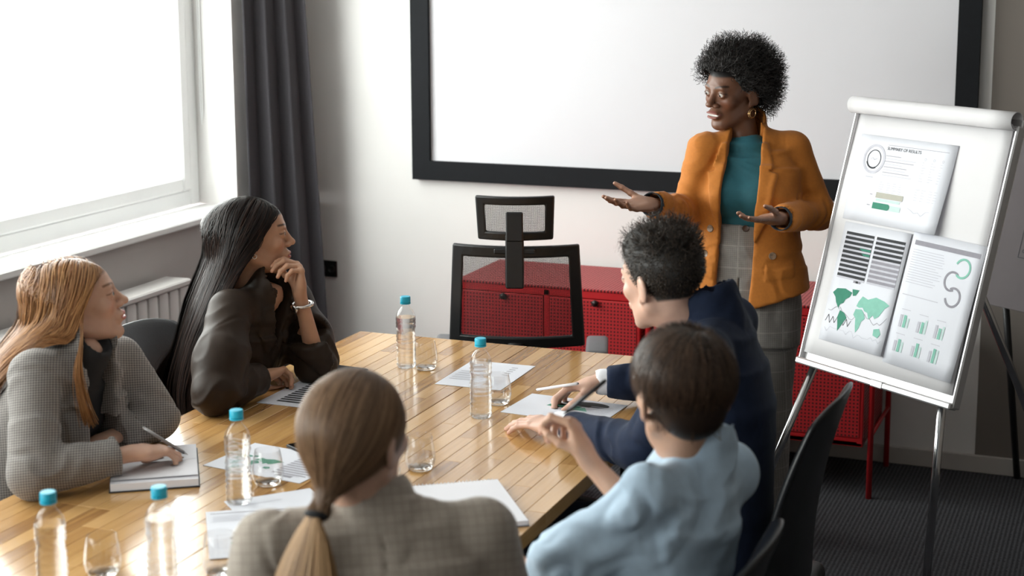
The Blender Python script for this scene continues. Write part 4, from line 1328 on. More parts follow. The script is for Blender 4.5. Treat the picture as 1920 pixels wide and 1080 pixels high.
def head_piece(O, R, s=1.0, skin=(0.6, 0.38, 0.27), lip=(0.5, 0.2, 0.17), brow=(0.05, 0.03, 0.02), hair=(0.05, 0.03, 0.02),
               nosew=1.0, nosel=1.0, smile=0.0, jaw=1.0, neck=0.048, neck_to=None, h=0.0026, hairline=0.062, lips=1.0, scalp=True):
    S = SDF((-.105, -.15, -.24), (.105, .13, .135), h)
    u = lambda p, k=0.012: S.comb(p, k)
    u(ell((0, -.018, .038), (.0735, .095, .078)), 0)
    u(ell((0, .026, .026), (.061, .062, .070)), .02)
    u(ell((0, .030, -.030), (.054 * jaw, .055, .062)), .02)
    for sx in (-1, 1):
        u(cone((sx * .050 * jaw, -.008, -.045), (sx * .016, .064, -.091), .019, .015), .022)
        u(ell((sx * .040, .056, -.014), (.020, .020, .019)), .016)
    u(ell((0, .025, -.066), (.042 * jaw, .050, .030)), .02)
    u(ell((0, .070, -.092), (.017, .016, .014)), .014)
    u(cone((-.034, .078, .030), (.034, .078, .030), .0085, .0085), .016)
    S.comb(ell((.031, .100, .012), (.019, .017, .0125)), .012, 's'); S.comb(ell((-.031, .100, .012), (.019, .017, .0125)), .012, 's')
    u(cone((0, .082, .020), (0, .082 + .021 * nosel, -.016), .0075, .0095), .010)
    u(ell((0, .086 + .020 * nosel, -.019), (.0105 * nosew, .0105, .0095)), .006)
    for sx in (-1, 1):
        u(ell((sx * .0125 * nosew, .093, -.024), (.0085 * nosew, .010, .0075)), .006)
        S.comb(ell((sx * .0065 * nosew, .099, -.031), (.0035, .005, .004)), .003, 's')
        u(ell((sx * .031, .0762, .0115), (.0150, .0140, .0128)), .004)
        S.comb(ell((sx * .031, .0900, .0108), (.0132, .0095, .0054)), .002, 's')
    mz = -.053
    u(ell((0, .085, mz), (.026, .012, .016)), .012)
    u(ell((0, .0905 + .002 * lips, mz + .0045), (.022 + .006 * smile, .0085, .0048)), .004)
    u(ell((0, .0900 + .002 * lips, mz - .0058 - .004 * smile), (.019 + .006 * smile, .0085, .0058)), .004)
    S.comb(ell((0, .101, mz - .001 - .001 * smile), (.021 + .009 * smile, .013, .0012 + .0045 * smile)), .002, 's')
    for sx in (-1, 1):   # ears
        Re = frame(90, 0, 0) @ np.array(Matrix.Rotation(sx * math.radians(22), 3, 'Z')) @ np.array(Matrix.Rotation(math.radians(-12), 3, 'X'))
        u(ell((sx * .0745, -.014, -.004), (.0075, .0185, .031), Re), .006)
        S.comb(ell((sx * .0835, -.006, -.004), (.0065, .0095, .0175), Re), .004, 's')
        u(ell((sx * .071, -.004, -.029), (.006, .008, .010)), .006)
    nt_ = V3((0, -.045, -.23)) if neck_to is None else R.T @ (V3(neck_to) - V3(O)) / s
    u(cone((0, -.022, -.055), nt_, neck / s, neck / s * 1.08), .028)
    V, F = S.mesh()
    V = relax(V, F, 1, 0.35)
    # pigment
    x, y, z = V.T; C_ = np.tile(np.array(skin), (len(V), 1))
    def mixc(c, w):
        w = np.clip(w, 0, 1)[:, None]; C_[:] = C_ * (1 - w) + np.array(c) * w
    front = np.clip((y - .05) / .02, 0, 1)
    mixc(np.array(skin) * np.array([1.12, .80, .78]), front * 0.55 * np.exp(-((np.abs(x) - .040) ** 2 / .00025 + (z + .020) ** 2 / .0004)))
    lw = (1 - ((x / (.0235 + .006 * smile)) ** 2 + ((z - mz + .001) / (.0115 + .003 * smile)) ** 2)) * 5
    mixc(lip, lw * (y > .078))
    if smile > 0.3:
        tw = (1 - ((x / (.022 + .004 * smile)) ** 2 + ((z - mz + .0015) / (.0052)) ** 2)) * 6
        mixc((.58, .56, .53), tw * (y > .06) * (y < .0945))
    bx = np.abs(x); bz = .0325 + .006 * np.sin(np.clip((bx - .012) / .036, 0, 1) * 2.2)
    mixc(brow, 0.9 * np.clip(1.3 - np.abs(z - bz) / .0032, 0, 1) * (bx > .012) * (bx < .050) * front)
    ed = ((bx - .031) / .0150) ** 2 + ((z - .0118) / .0066) ** 2
    mixc(brow, 0.75 * np.clip(1 - np.abs(ed - 1.0) / 0.35, 0, 1) * (z > .0115) * (y > .07))
    if scalp:
        hl = hairline - .10 * np.clip((.055 - y) / .09, 0, 1) ** 1.2
        mixc(hair, np.clip((z - hl) / .006, 0, 1) * (np.linalg.norm(V - [0, -.018, .038], axis=1) > .05) * ~((np.abs(x) > .0705) & (z < .034) & (y > -.04) & (y < .02)))
    W = V3(O) + (V * s) @ R.T
    return W, F, C_


def eyes(O, R, s, parent, iris, gaze=(0, 1, 0)):
    m_w = mat('eye_white', (0.50, 0.46, 0.43), 0.12, noise=(30, .03)); m_i = mat('iris_' + iris[0], iris[1], 0.12, noise=(200, .2)); m_p = mat('pupil_black', (0.003, 0.003, 0.003), 0.08, noise=(30, .03))
    g = nrm(gaze)
    for sx in (-1, 1):
        bm = bmesh.new(); bmesh.ops.create_uvsphere(bm, u_segments=20, v_segments=14, radius=.0119 * s)
        c = V3(O) + R @ (np.array([sx * .031, .0765, .0113]) * s)
        gw = nrm(R @ g)
        for f in bm.faces:
            f.smooth = True
            a = math.acos(max(-1, min(1, float(np.dot(nrm(np.array(f.calc_center_median())), gw)))))
            f.material_index = 2 if a < 0.24 else (1 if a < 0.52 else 0)
        me = bpy.data.meshes.new('eye'); bm.to_mesh(me); bm.free()
        for m in (m_w, m_i, m_p): me.materials.append(m)
        o = link('eye', me, parent); o.location = c - np.array(parent.location)


# ---------------------------------------------------------------- hand
def hand_piece(wrist, f, n, right=True, curl=None, thumb=None, spread=1.0, s=1.0, skin=(0.6, 0.38, 0.27), elbow=None, r_w=0.026, r_e=0.036, h=0.0025, tips=None):
    """f: finger direction, n: direction the palm faces; curl: four (a,b,c) joint bends in degrees; thumb: (out, across, bend)."""
    wrist = V3(wrist); f = nrm(f); n = nrm(V3(n) - f * (V3(n) @ f)); t = np.cross(f, n) if right else np.cross(n, f)
    curl = curl or [(15, 20, 12)] * 4; thumb = thumb or (40, 20, 20)
    P = lambda a, b, c: wrist + s * (f * a + t * b + n * c)
    rotv = lambda v, k, ang: v * math.cos(ang) + np.cross(k, v) * math.sin(ang) + k * (k @ v) * (1 - math.cos(ang))
    axis = np.cross(f, n)   # rotating f about axis by +ang bends toward n
    fl, pts = [], [wrist]
    base = [(.092, .030, 0), (.096, .010, .001), (.092, -.010, 0), (.084, -.028, -.001)]
    ln = [(.042, .025, .020), (.046, .029, .021), (.042, .027, .020), (.033, .020, .018)]
    spr = [7, 1.5, -4, -10]
    for i in range(4):
        p = P(*base[i]); d = nrm(f + t * math.tan(math.radians(spr[i] * spread))); kx = nrm(np.cross(d, n)); ang = 0; seg = []
        r = [.0092, .0084, .0076, .0062]
        if i == 3: r = [x * .88 for x in r]
        for j in range(3):
            ang += math.radians(curl[i][j]); dj = rotv(d, kx, ang); q = p + dj * ln[i][j] * s
            seg.append((p, q, r[j] * s, r[j + 1] * s)); p = q
        fl.append(seg); pts += [p]
        if tips is not None: tips.append(p)
    o_, ac, bd = [math.radians(a) for a in thumb]
    p = P(.030, .024, .006); d = nrm(f * math.cos(o_) + t * math.sin(o_)); d = rotv(d, f, -ac if right else ac) if False else nrm(d + n * math.tan(ac))
    seg = []
    tk = nrm(np.cross(d, nrm(f - t * 0.6)))
    for L_, ra, rb, bb in ((.042, .0125, .0098, 0), (.034, .0098, .0088, bd), (.026, .0088, .0068, bd * .8)):
        d = rotv(d, tk, bb); q = p + d * L_ * s; seg.append((p, q, ra * s, rb * s)); p = q
    fl.append(seg); pts += [p]
    if tips is not None: tips.append(p)
    el = wrist - f * .06 if elbow is None else V3(elbow)
    fa = wrist + (el - wrist) * min(1, .115 / (np.linalg.norm(el - wrist) + 1e-9)) if elbow is None else el
    A = np.array(pts + [fa] + [q for sg in fl for _, q, _, _ in sg]); S = SDF(A.min(0) - .045, A.max(0) + .045, h)
    S.comb(fcone(P(.004, 0, 0), P(.030, .002, 0), r_w * s, .034 * s, n, .62), .012)
    S.comb(fcone(P(.030, .004, 0), P(.080, .012, 0), .030 * s, .024 * s, n, .50), .012)
    S.comb(fcone(P(.030, -.008, 0), P(.076, -.016, 0), .028 * s, .022 * s, n, .50), .012)
    S.comb(ell(P(.036, .022, .008), V3(.030, .016, .012) * s, np.stack([f, t, n], 1)), .012)
    S.comb(ell(P(.040, -.026, .005), V3(.030, .012, .011) * s, np.stack([f, t, n], 1)), .012)
    S.comb(fcone(wrist, fa, r_w * s, r_e * s, n, .86), .018)
    D2 = np.full_like(S.d, 0.2)
    for sg in fl:
        D3 = np.full_like(S.d, 0.2)
        for a, b, ra, rb in sg: S.comb(cone(a, b, ra, rb), .003, into=D3)
        for a, b, ra, rb in sg[1:]: S.comb(ell(a, (ra * 1.06,) * 3), .003, into=D3)
        D2 = np.minimum(D2, D3)
    S.d = smin(S.d, D2, .007).astype(np.float32)
    V, F = S.mesh(); V = relax(V, F, 1, .3)
    C_ = np.tile(np.array(skin), (len(V), 1))
    for sg in fl:     # nails / reddened fingertips
        w = np.exp(-np.sum((V - sg[-1][1]) ** 2, 1) / (.010 ** 2)); C_ = C_ * (1 - .35 * w[:, None]) + np.array(skin) * np.array([1.15, .86, .84]) * .35 * w[:, None]
    return V, F, C_


# ---------------------------------------------------------------- hair
def ribbons(name, P, width, center, m, parent, col, taper=0.35, thick=0.0):
    """P: (N,M,3) strands -> flat tapering strips facing outward from 'center' points (M,3) or (3,)"""
    N, M = P.shape[:2]
    T = np.gradient(P, axis=1); T /= np.linalg.norm(T, axis=2, keepdims=True) + 1e-9
    O_ = P - center; W = np.cross(T, O_); W /= np.linalg.norm(W, axis=2, keepdims=True) + 1e-9
    w = np.asarray(width) * np.ones(N); tp = np.linspace(1, taper, M)[None, :, None]
    A = P - W * w[:, None, None] * tp / 2; B = P + W * w[:, None, None] * tp / 2
    V = np.stack([A, B], 2).reshape(-1, 3)
    i = np.arange(N)[:, None] * M * 2 + np.arange(M - 1)[None, :] * 2
    F = np.stack([i, i + 1, i + 3, i + 2], -1).reshape(-1, 4)
    C_ = np.repeat(np.asarray(col), M * 2, axis=0)
    o = np_mesh(name, V, F, m, parent, C_)
    return o


def hair_cols(n, base, var, rs, tint=None):
    b = np.array(base)[None, :] * (1 + var * rs.randn(n, 1))
    if tint is not None:
        k = rs.rand(n, 1) ** 2; b = b * (1 - k) + np.array(tint)[None, :] * k
    return np.clip(b, 0.002, 1)


def scalp_points(n, rs, zmin=-0.02, cond=None):
    """points on the cranium ellipsoid in head-local coordinates with outward normals"""
    c, r = np.array([0, -.018, .038]), np.array([.0745, .096, .079])
    out = []
    while sum(len(o) for o in out) < n:
        d = rs.randn(n * 3, 3); d /= np.linalg.norm(d, axis=1, keepdims=True)
        p = c + d * r
        k = p[:, 2] > zmin - 0.0 * p[:, 1]
        if cond is not None: k &= cond(p)
        out.append(p[k])
    p = np.concatenate(out)[:n]; nn = (p - c) / r ** 2; nn /= np.linalg.norm(nn, axis=1, keepdims=True)
    return p, nn


def collide(P, cols, off):
    """push points out of ellipsoids (c, r, R) and capsules (a, b, ra, rb)"""
    for q in cols:
        if len(q) == 3:
            c, r, R = q; L = (P - c) @ R; k = np.linalg.norm(L / r, axis=1) + 1e-9
            g = L / r ** 2; g /= np.linalg.norm(g, axis=1, keepdims=True) + 1e-9
            d = (k - 1) * np.linalg.norm(L, axis=1) / k
            m = d < off
            P = P + ((g * np.clip(off - d, 0, None)[:, None]) @ R.T) * m[:, None]
        else:
            a, b, ra, rb = q; ab = b - a; t = np.clip(((P - a) @ ab) / (ab @ ab), 0, 1); v = P - a - t[:, None] * ab
            dd = np.linalg.norm(v, axis=1) + 1e-9; d = dd - (ra + (rb - ra) * t)
            P = P + v / dd[:, None] * np.clip(off - d, 0, None)[:, None]
    return P


def grow(roots, dirs, steps, length, cols, rs, grav=0.35, off=None, drift=None, curl=0.0, cling=None, fix=None):
    N = len(roots); P = roots.copy(); v = dirs.copy(); out = [P.copy()]
    st = (np.asarray(length) * np.ones(N) / steps)[:, None]
    off = np.zeros(N) if off is None else off
    for i in range(steps):
        v = v + np.array([0, 0, -1.0]) * grav
        if drift is not None: v = v + drift(P, i / steps)
        if curl: v = v + rs.randn(N, 3) * curl
        v /= np.linalg.norm(v, axis=1, keepdims=True) + 1e-9
        Q = collide(P + v * st, cols, off)
        v = Q - P; v /= np.linalg.norm(v, axis=1, keepdims=True) + 1e-9
        P = P + v * st
        P = collide(P, cols, off)
        if cling is not None:          # hair lies against the skull
            c, r, R, k_, zmin = cling; L = (P - c) @ R; kk = np.linalg.norm(L / r, axis=1) + 1e-9
            g = L / r ** 2; g /= np.linalg.norm(g, axis=1, keepdims=True) + 1e-9
            d = (kk - 1) * np.linalg.norm(L, axis=1) / kk
            w = np.clip((L[:, 2] - zmin) / .03, 0, 1) * k_
            P = P - (g @ R.T) * (np.clip(d - off, 0, .05) * w)[:, None]
        if fix is not None: P = fix(P)
        out.append(P.copy())
    return np.stack(out, 1)


def hair_mat(name, rough=0.42, spec=0.3):
    m = mat(name, (0.1, 0.06, 0.03), rough, vcol=True, spec=spec)
    nt, b = nodes_of(m); b.inputs['Anisotropic'].default_value = 0.5
    return m


def surf_pick(V, px, py, N=None, tol=0.006):
    """frontmost vertex of a surface under a picture position"""
    q = V - CAM_P; z = q @ CAM_F; sx = CX_PX + F_PX * (q @ CAM_R) / z; sy = CY_PX - F_PX * (q @ CAM_U) / z
    d = np.hypot(sx - px, sy - py); k = np.where(d < 8)[0]
    if len(k) == 0: k = np.array([int(np.argmin(d))])
    return int(k[np.argmin(z[k])])


def button(parent, p, n, r, m, name='button'):
    Z = Vector(n); X = Z.orthogonal().normalized(); Y = Z.cross(X)
    o = MB().lathe([(r * .95, 0), (r, r * .2), (r * .9, r * .4), (r * .6, r * .3), (0.0001, r * .3)], 16, basis(X, Y, Z, Vector(p)), capt=False).build(name, m, parent, smooth=40)
    return o

# ================================================================== presenter: standing, mustard blazer
def presenter():
    root = empty('person', (-1.28, 5.24, 0), label='standing woman in a mustard blazer, teal top and grey trousers gesturing with open palms', cat='person')
    skin = (0.155, 0.068, 0.038); palm = (0.42, 0.235, 0.165)
    D = 5.22
    neck = at(1398, 240, D + .02); R_t = frame(-86, 0, 0); rgt, fwd, up = R_t.T
    shR, shL = at(1320, 282, D), at(1486, 280, D + .01)
    mid = (shR + shL) / 2
    elR, elL = at(1290, 398, D + .02), at(1535, 400, D + .03)
    wrR, wrL = at(1222, 383, D - .19), at(1462, 410, D - .20)
    YP = float(mid[1]); waist = ony(1400, 425, YP); hip = ony(1399, 520, YP + .01)
    # head turned to the seated people
    Rh = frame(-123, -7, 4); O = at(1376, 174, D - .01)
    s = 1.03
    head = head_piece(O, Rh, s, skin, lip=(0.24, 0.085, 0.07), brow=(0.012, 0.008, 0.007), hair=(0.012, 0.01, 0.01), nosew=1.3, nosel=.95, smile=.75, jaw=.95, neck=.046, neck_to=neck - up * .07 + fwd * 0.0, h=.0024, lips=1.8)
    fR = nrm(at(1136, 388, D - .29) - wrR); fL = nrm(at(1390, 413, D - .30) - wrL)
    hR = hand_piece(wrR, fR, V3(0.1, -.45, 1), True, [(4, 10, 8), (6, 14, 10), (10, 18, 12), (14, 22, 14)], (48, 18, 4), 1.2, .95, skin, elbow=wrR + (elR - wrR) * .5, r_w=.024, r_e=.028)
    hL = hand_piece(wrL, fL, V3(-0.25, -.10, 1), False, [(0, 6, 5), (2, 8, 6), (6, 14, 10), (10, 18, 12)], (30, 24, 15), .8, .95, skin, elbow=wrL + (elL - wrL) * .5, r_w=.024, r_e=.028)
    for (Vh, Fh, Ch), nn in ((hR, V3(0.1, -.45, 1)), (hL, V3(-0.25, -.10, 1))):
        N = vnormals(Vh, Fh); w = np.clip((N @ nrm(nn)) * 1.6 + .2, 0, 1)[:, None]; Ch[:] = Ch * (1 - w) + np.array(palm) * w
    core = SDF(hip - V3(.35, .35, 1.0), neck + V3(.35, .35, .05), .018)
    core.comb(loft([(hip, .14, .09), (waist, .10, .065), (mid - up * .12, .115, .07), (mid - up * .03, .09, .05)], rgt, fwd), 0)
    for a, b, r0, r1 in ((mid - up * .03, shR, .035, .035), (mid - up * .03, shL, .035, .035), (shR, elR, .04, .034), (shL, elL, .04, .034), (elR, wrR, .032, .024), (elL, wrL, .032, .024), (mid - up * .04, neck - up * .02, .04, .04)):
        core.comb(cone(a, b, r0, r1), .02)
    ankR, ankL = V3(-1.36, 5.25, .09), V3(-1.19, 5.27, .09)
    for hx, an in ((-1, ankR), (1, ankL)):
        h0 = hip - rgt * 0.0 + rgt * (-hx) * .08 * -1; core.comb(cone(h0, an, .075, .04), .03); core.comb(cone(an - V3(0, 0, .05), an + fwd * .14 - V3(0, 0, .055), .035, .03), .02)
    cV, cF = core.mesh()
    sk = skin_mat('skin_deep_brown')
    V, F, C_ = join([head, hR, hL, (cV, cF, skin)])
    body = np_mesh('body', V, F, sk, root, C_)
    eyes(O, Rh, s, root, ('brown', (0.03, 0.014, 0.008)), gaze=(0.15, 1, -.05))
    # teal top
    S = SDF(waist - V3(.22, .2, .08), neck + V3(.24, .22, .03), .005)
    S.comb(loft([(waist - up * .05, .128, .096), (waist + up * .06, .124, .094), (mid - up * .13 + fwd * .012, .148, .112), (mid - up * .04, .122, .078), (mid + up * .012, .082, .056)], rgt, fwd), 0)
    S.comb(cone(mid + up * .0, neck - up * .045, .062, .056), .02)
    for sx in (-1, 1): S.comb(ell(mid - up * .145 + fwd * .078 + rgt * sx * .062, (.058, .050, .055), R_t), .04)
    S.comb(cone(neck - up * .036 - fwd * .012, neck + up * .09 + fwd * .05, .050, .070), .004, 's')
    V, F = S.mesh(); V = folds(V, F, .003, up - rgt * .3, 16, 4, seed=3)
    M_TEAL = mat('teal_knit_top', (0.006, 0.090, 0.118), 0.75, noise=(90, .08), bump=(600, .2, .001), sheen=.1)
    np_mesh('top', V, F, M_TEAL, root)
    # trousers
    S = SDF(V3(hip[0] - .3, hip[1] - .3, .03), waist + V3(.25, .25, .04), .006)
    S.comb(loft([(waist + up * .005, .136, .104), (waist - up * .06, .146, .112), (hip + fwd * .0, .176, .128), (hip - up * .20, .172, .120)], rgt, fwd), 0)
    for sx, an in ((-1, ankL), (1, ankR)):
        h0 = hip - up * .10 + rgt * sx * .088; kn = (h0 + an) / 2 + fwd * .02
        S.comb(cone(h0, kn, .092, .090), .03); S.comb(cone(kn, an + V3(0, 0, .0), .092, .10), .03)
    crease = local_field(hip, R_t, lambda u, v, w: np.maximum(np.maximum(np.abs(u - .004) - .0025, -v), w - .02), hip - V3(.2, .3, .5), hip + V3(.2, .3, .1))
    S.comb(crease, .006, 's')
    V, F = S.mesh(); V = folds(V, F, .004, rgt, 11, 1.2, seed=1)
    M_TRO = checks('trousers_grey_tweed', (0.24, 0.222, 0.205), (0.17, 0.158, 0.148), 160, windowpane=((0.33, 0.31, 0.28), 14, .06, .5))
    tr = np_mesh('trousers', V, F, M_TRO, root)
    N = vnormals(V, F); i = surf_pick(V, 1393, 425); button(tr, V[i] - np.array(root.location) + np.array(root.location), N[i], .011, mat('button_dark_horn', (0.06, 0.03, 0.018), .3, noise=(80, .3)))
    # shoes
    for an in (ankR, ankL):
        S = SDF(an - V3(.12, .30, .12), an + V3(.12, .12, .06), .006)
        S.comb(cone(an - V3(0, 0, .045), an - V3(0, 0, .055) + fwd * .13, .04, .032), .01); S.comb(cone(an, an - V3(0, 0, .05), .04, .04), .02)
        S.comb(local_field(an, R_t, lambda u, v, w: w + .0885 + 0 * u, an - 1, an + 1), .0, 's') if False else None
        V, F = S.mesh(); V[:, 2] = np.maximum(V[:, 2], .003)
        np_mesh('shoe', V, F, mat('shoe_black_leather', (0.012, 0.012, 0.013), .35, noise=(30, .1)), root)
    # blazer
    hem = ony(1402, 562, YP)
    S = SDF(hem - V3(.34, .42, .04), neck + V3(.34, .30, .09), .0047)
    st = [(hem - up * .03 + fwd * .012, .215, .150), (hip + up * .02 + fwd * .010, .200, .142), (waist + up * .0 + fwd * .006, .168, .124), (mid - up * .15 + fwd * .008, .176, .130), (mid - up * .07, .172, .112), (mid - up * .01, .135, .080)]
    S.comb(loft(st, rgt, fwd, 2.3, .04), 0)
    for sx in (-1, 1): S.comb(ell(mid - up * .145 + fwd * .08 + rgt * sx * .066, (.060, .056, .060), R_t), .05)
    S.comb(cone(mid + up * .0, neck + up * .0, .075, .060), .03)
    for sh, el, wr in ((shR, elR, wrR), (shL, elL, wrL)):
        S.comb(cone(mid + (sh - mid) * .35 + up * .012, sh, .058, .050), .03)
        S.comb(cone(sh, el, .056, .050), .022)
        cu = wr + (el - wr) * .12
        S.comb(cone(el, cu, .050, .042), .02)
    raw = S.d.copy()
    A_ = mid                      # lapels: raised panels along the opening
    def lapel(sx):
        P_ = [(.048, .035), (.072, .030), (.098, -.045), (.086, -.052), (.112, -.064), (.090, -.20), (.050, -.285), (.042, -.285), (.030, -.10)]
        P_ = [(sx * a, b) for a, b in P_]
        return local_field(A_, R_t, lambda u, v, w: np.maximum(poly2(u + 0 * v, w + 0 * v, P_), -v), A_ - .40, A_ + .40)
    for sx in (-1, 1):
        fn, lo, hi = lapel(sx); sl, XYZ = S.region(lo, hi, 0); e = fn(*XYZ)
        S.d[sl] = np.minimum(S.d[sl], np.maximum(raw[sl] - .013, e))
    # pocket flaps
    for sx in (-1, 1):
        Pk = [(sx * .085, -.355), (sx * .17, -.345), (sx * .17, -.395), (sx * .085, -.405)]
        fn, lo, hi = local_field(A_, R_t, lambda u, v, w: np.maximum(poly2(u + 0 * v, w + 0 * v, Pk), -v), A_ - .5, A_ + .3); sl, XYZ = S.region(lo, hi, 0); e = fn(*XYZ)
        S.d[sl] = np.minimum(S.d[sl], np.maximum(raw[sl] - .004, e))
    # stand collar around the neck
    cl = np.full_like(S.d, .2); S.comb(cone(neck - up * .03 - fwd * .012, neck + up * .022 - fwd * .018, .072, .064), 0, into=cl)
    c2 = np.full_like(S.d, .2); S.comb(cone(neck - up * .03 + fwd * .004, neck + up * .09 - fwd * .004, .056, .056), 0, into=c2)
    ring_ = np.maximum(cl, -c2); S.d = smin(S.d, ring_, .008)
    # open front: edges run wide at the chest, close at the waist, apart at the hem
    zz = [.06, -.02, -.12, -.28, -.40, -.60]; ul = [-.052, -.055, -.062, -.070, -.078, -.080]; ur = [.052, .055, .054, .046, .042, .030]
    ul, ur = [-x for x in ur][::1], [-x for x in ul][::1]
    def opening(u, v, w):
        a = np.interp(w, zz[::-1], ul[::-1]).astype(np.float32); b = np.interp(w, zz[::-1], ur[::-1]).astype(np.float32)
        return np.maximum(np.maximum(np.maximum(a - u, u - b), -v), v - .24)
    # person right is picture left
    S.comb(local_field(mid, R_t, opening, mid - V3(.4, .4, .7), mid + V3(.4, .4, .2)), .003, 's')
    # neck hole and sleeve ends
    S.comb(cone(neck - up * .06 + fwd * .0, neck + up * .12, .055, .060), .003, 's')
    for wr, el in ((wrR, elR), (wrL, elL)):
        cu = wr + (el - wr) * .10; dr = nrm(wr - el)
        S.comb(cone(cu - dr * .03, cu + dr * .06, .034, .036), .002, 's')
        S.comb(local_field(cu, np.eye(3), lambda u, v, w, dr=dr: -(u * dr[0] + v * dr[1] + w * dr[2] - .012), cu - .07, cu + .07), .001, 's') if False else None
    # hem cut, lower at the front left panel
    S.comb(local_field(hem, R_t, lambda u, v, w: w - .30 * np.clip(-u - .03, 0, .3) + 0 * v, hem - V3(.4, .4, .2), hem + V3(.4, .4, .08)), .004, 's')
    V, F = S.mesh(); V = relax(V, F, 2, .4)
    mk = np.maximum.reduce([limb_mask(V, elR, elR, .075, .05), limb_mask(V, elL, elL, .075, .05), .35 * limb_mask(V, shR, wrR, .2, .1)])
    V = folds(V, F, .006, nrm(wrL - elL), 26, 6, mask=np.maximum(limb_mask(V, elL, wrL, .06, .03), limb_mask(V, elR, wrR, .06, .03)), seed=2)
    V = folds(V, F, .0055, rgt + up * .5, 9, 2.5, seed=9)
    M_BLZ = mat('blazer_mustard_wool', (0.47, 0.155, 0.016), 0.82, noise=(120, .06), bump=(900, .18, .0008), sheen=.08)
    bl = np_mesh('blazer', V, F, M_BLZ, root)
    N = vnormals(V, F); mB = mat('button_horn_pale', (0.30, 0.20, 0.13), .3, noise=(80, .4))
    for px, py in ((1324, 429), (1314, 476), (1455, 476)):
        i = surf_pick(V, px, py); button(bl, V[i] - N[i] * .002, N[i], .0125, mB)
    # dark lining showing at the cuffs
    M_LIN = mat('sleeve_lining_dark', (0.012, 0.018, 0.026), .6, noise=(60, .1))
    for wr, el in ((wrR, elR), (wrL, elL)):
        dr = nrm(wr - el); cu = wr + (el - wr) * .10
        MB_ = MB(); pts = [cu - dr * .02, cu + dr * .030]
        o = MB_.tube([Vector(p) for p in pts], [.0365, .0385], 24, caps=False).build('cuff_lining', M_LIN, root, smooth=60); o.location = -np.array(root.location)
        sd = o.modifiers.new('t', 'SOLIDIFY'); sd.thickness = .003
    # afro: dark core plus thousands of tight curls
    rs = np.random.RandomState(8)
    Cc, Cr = np.array([0, -.036, .062]), np.array([.118, .118, .108])
    nC = 4700
    cond = lambda p: (p[:, 2] > .078 - 1.0 * np.clip(.052 - p[:, 1], 0, .16)) & ~((np.abs(p[:, 0]) > .045) & (p[:, 1] > -.01) & (p[:, 2] < .03))
    rp, rn = scalp_points(nC, rs, -.05, cond)
    M_ = 15; L_ = .054 + .030 * rs.rand(nC) + .016 * vnoise(rp * 26)
    dirn = nrm_rows((rp - np.array([0, -.02, .02])) * np.array([1, 1, .85]) + rs.randn(nC, 3) * .012); 
    a_ = nrm_rows(np.cross(dirn, rs.randn(nC, 3))); b_ = np.cross(dirn, a_)
    tt = np.linspace(0, 1, M_)[None, :, None]; ph = rs.rand(nC)[:, None, None] * 6.28; cr_ = (.0045 + .003 * rs.rand(nC))[:, None, None] * (0.3 + tt)
    fq = (2.2 + 1.4 * rs.rand(nC))[:, None, None] * 6.28
    P = rp[:, None, :] + dirn[:, None, :] * (L_[:, None, None] * tt) + a_[:, None, :] * cr_ * np.cos(fq * tt + ph) + b_[:, None, :] * cr_ * np.sin(fq * tt + ph)
    P[:, :, 2] -= .012 * (tt[:, :, 0] ** 2) * (1 - rn[:, None, 2])
    P = O + (P * s) @ Rh.T
    M_AFRO = hair_mat('hair_black_curls', .55, .35)
    cols = hair_cols(nC, (0.016, 0.013, 0.012), .35, rs)
    S = SDF((-.16, -.19, -.10), (.16, .12, .20), .0045)
    S.comb(ell(Cc + [0, -.006, 0], Cr * .84), 0)
    S.comb(ell((0, .105, -.005), (.080, .080, .095)), .02, 's'); S.comb(ell((0, .03, -.12), (.10, .09, .10)), .02, 's')
    Vc, Fc = S.mesh(); Nc = vnormals(Vc, Fc); Vc = Vc + Nc * (.010 * vnoise(Vc * 60) + .007 * vnoise(Vc * 140))[:, None]
    Vc = O + (Vc * s) @ Rh.T
    hr = np_mesh('hair', Vc, Fc, M_AFRO, root, np.full((len(Vc), 3), .009))
    ribbons('curls', P, .0026, O, M_AFRO, hr, cols, .5).location = (0, 0, 0)
    # hoop earring
    eo = O + Rh @ (np.array([-.074, -.006, -.050]) * s)
    dv = Rh[:, 1]
    for r_, dx in ((.016, 0), (.013, .004)):
        MB().tube([Vector(eo + dv * r_ * math.cos(a) + np.array([0, 0, 1]) * (r_ * math.sin(a) - .006) + Rh[:, 0] * -dx - np.array(root.location)) for a in np.linspace(0, 6.283, 20)[:-1]], .0016, 6, closed=True).build('earring', mat('gold_metal', (.80, .52, .25), .2, 1.0, noise=(20, .02)), root)
    return root


def nrm_rows(A): return A / (np.linalg.norm(A, axis=-1, keepdims=True) + 1e-12)


presenter()


def core_piece(cones, lofts, rgt, fwd, lo, hi):
    S = SDF(lo, hi, .020)
    for st in lofts: S.comb(loft(st, rgt, fwd), .02)
    for a, b, r0, r1 in cones: S.comb(cone(a, b, r0, r1), .02)
    return S.mesh()


def seated_legs(hipc, fwd, rgt, out=.09, kn_d=.42, shin=.40, foot_back=0.0):
    """hip joints, knees, ankles of a seated figure"""
    J = []
    for sx in (-1, 1):
        h = hipc + rgt * sx * .085; k = hipc + fwd * kn_d + rgt * sx * out; k = V3(k[0], k[1], .535)
        a = k + fwd * (.02 - foot_back); a = V3(a[0], a[1], .085)
        J.append((h, k, a))
    return J


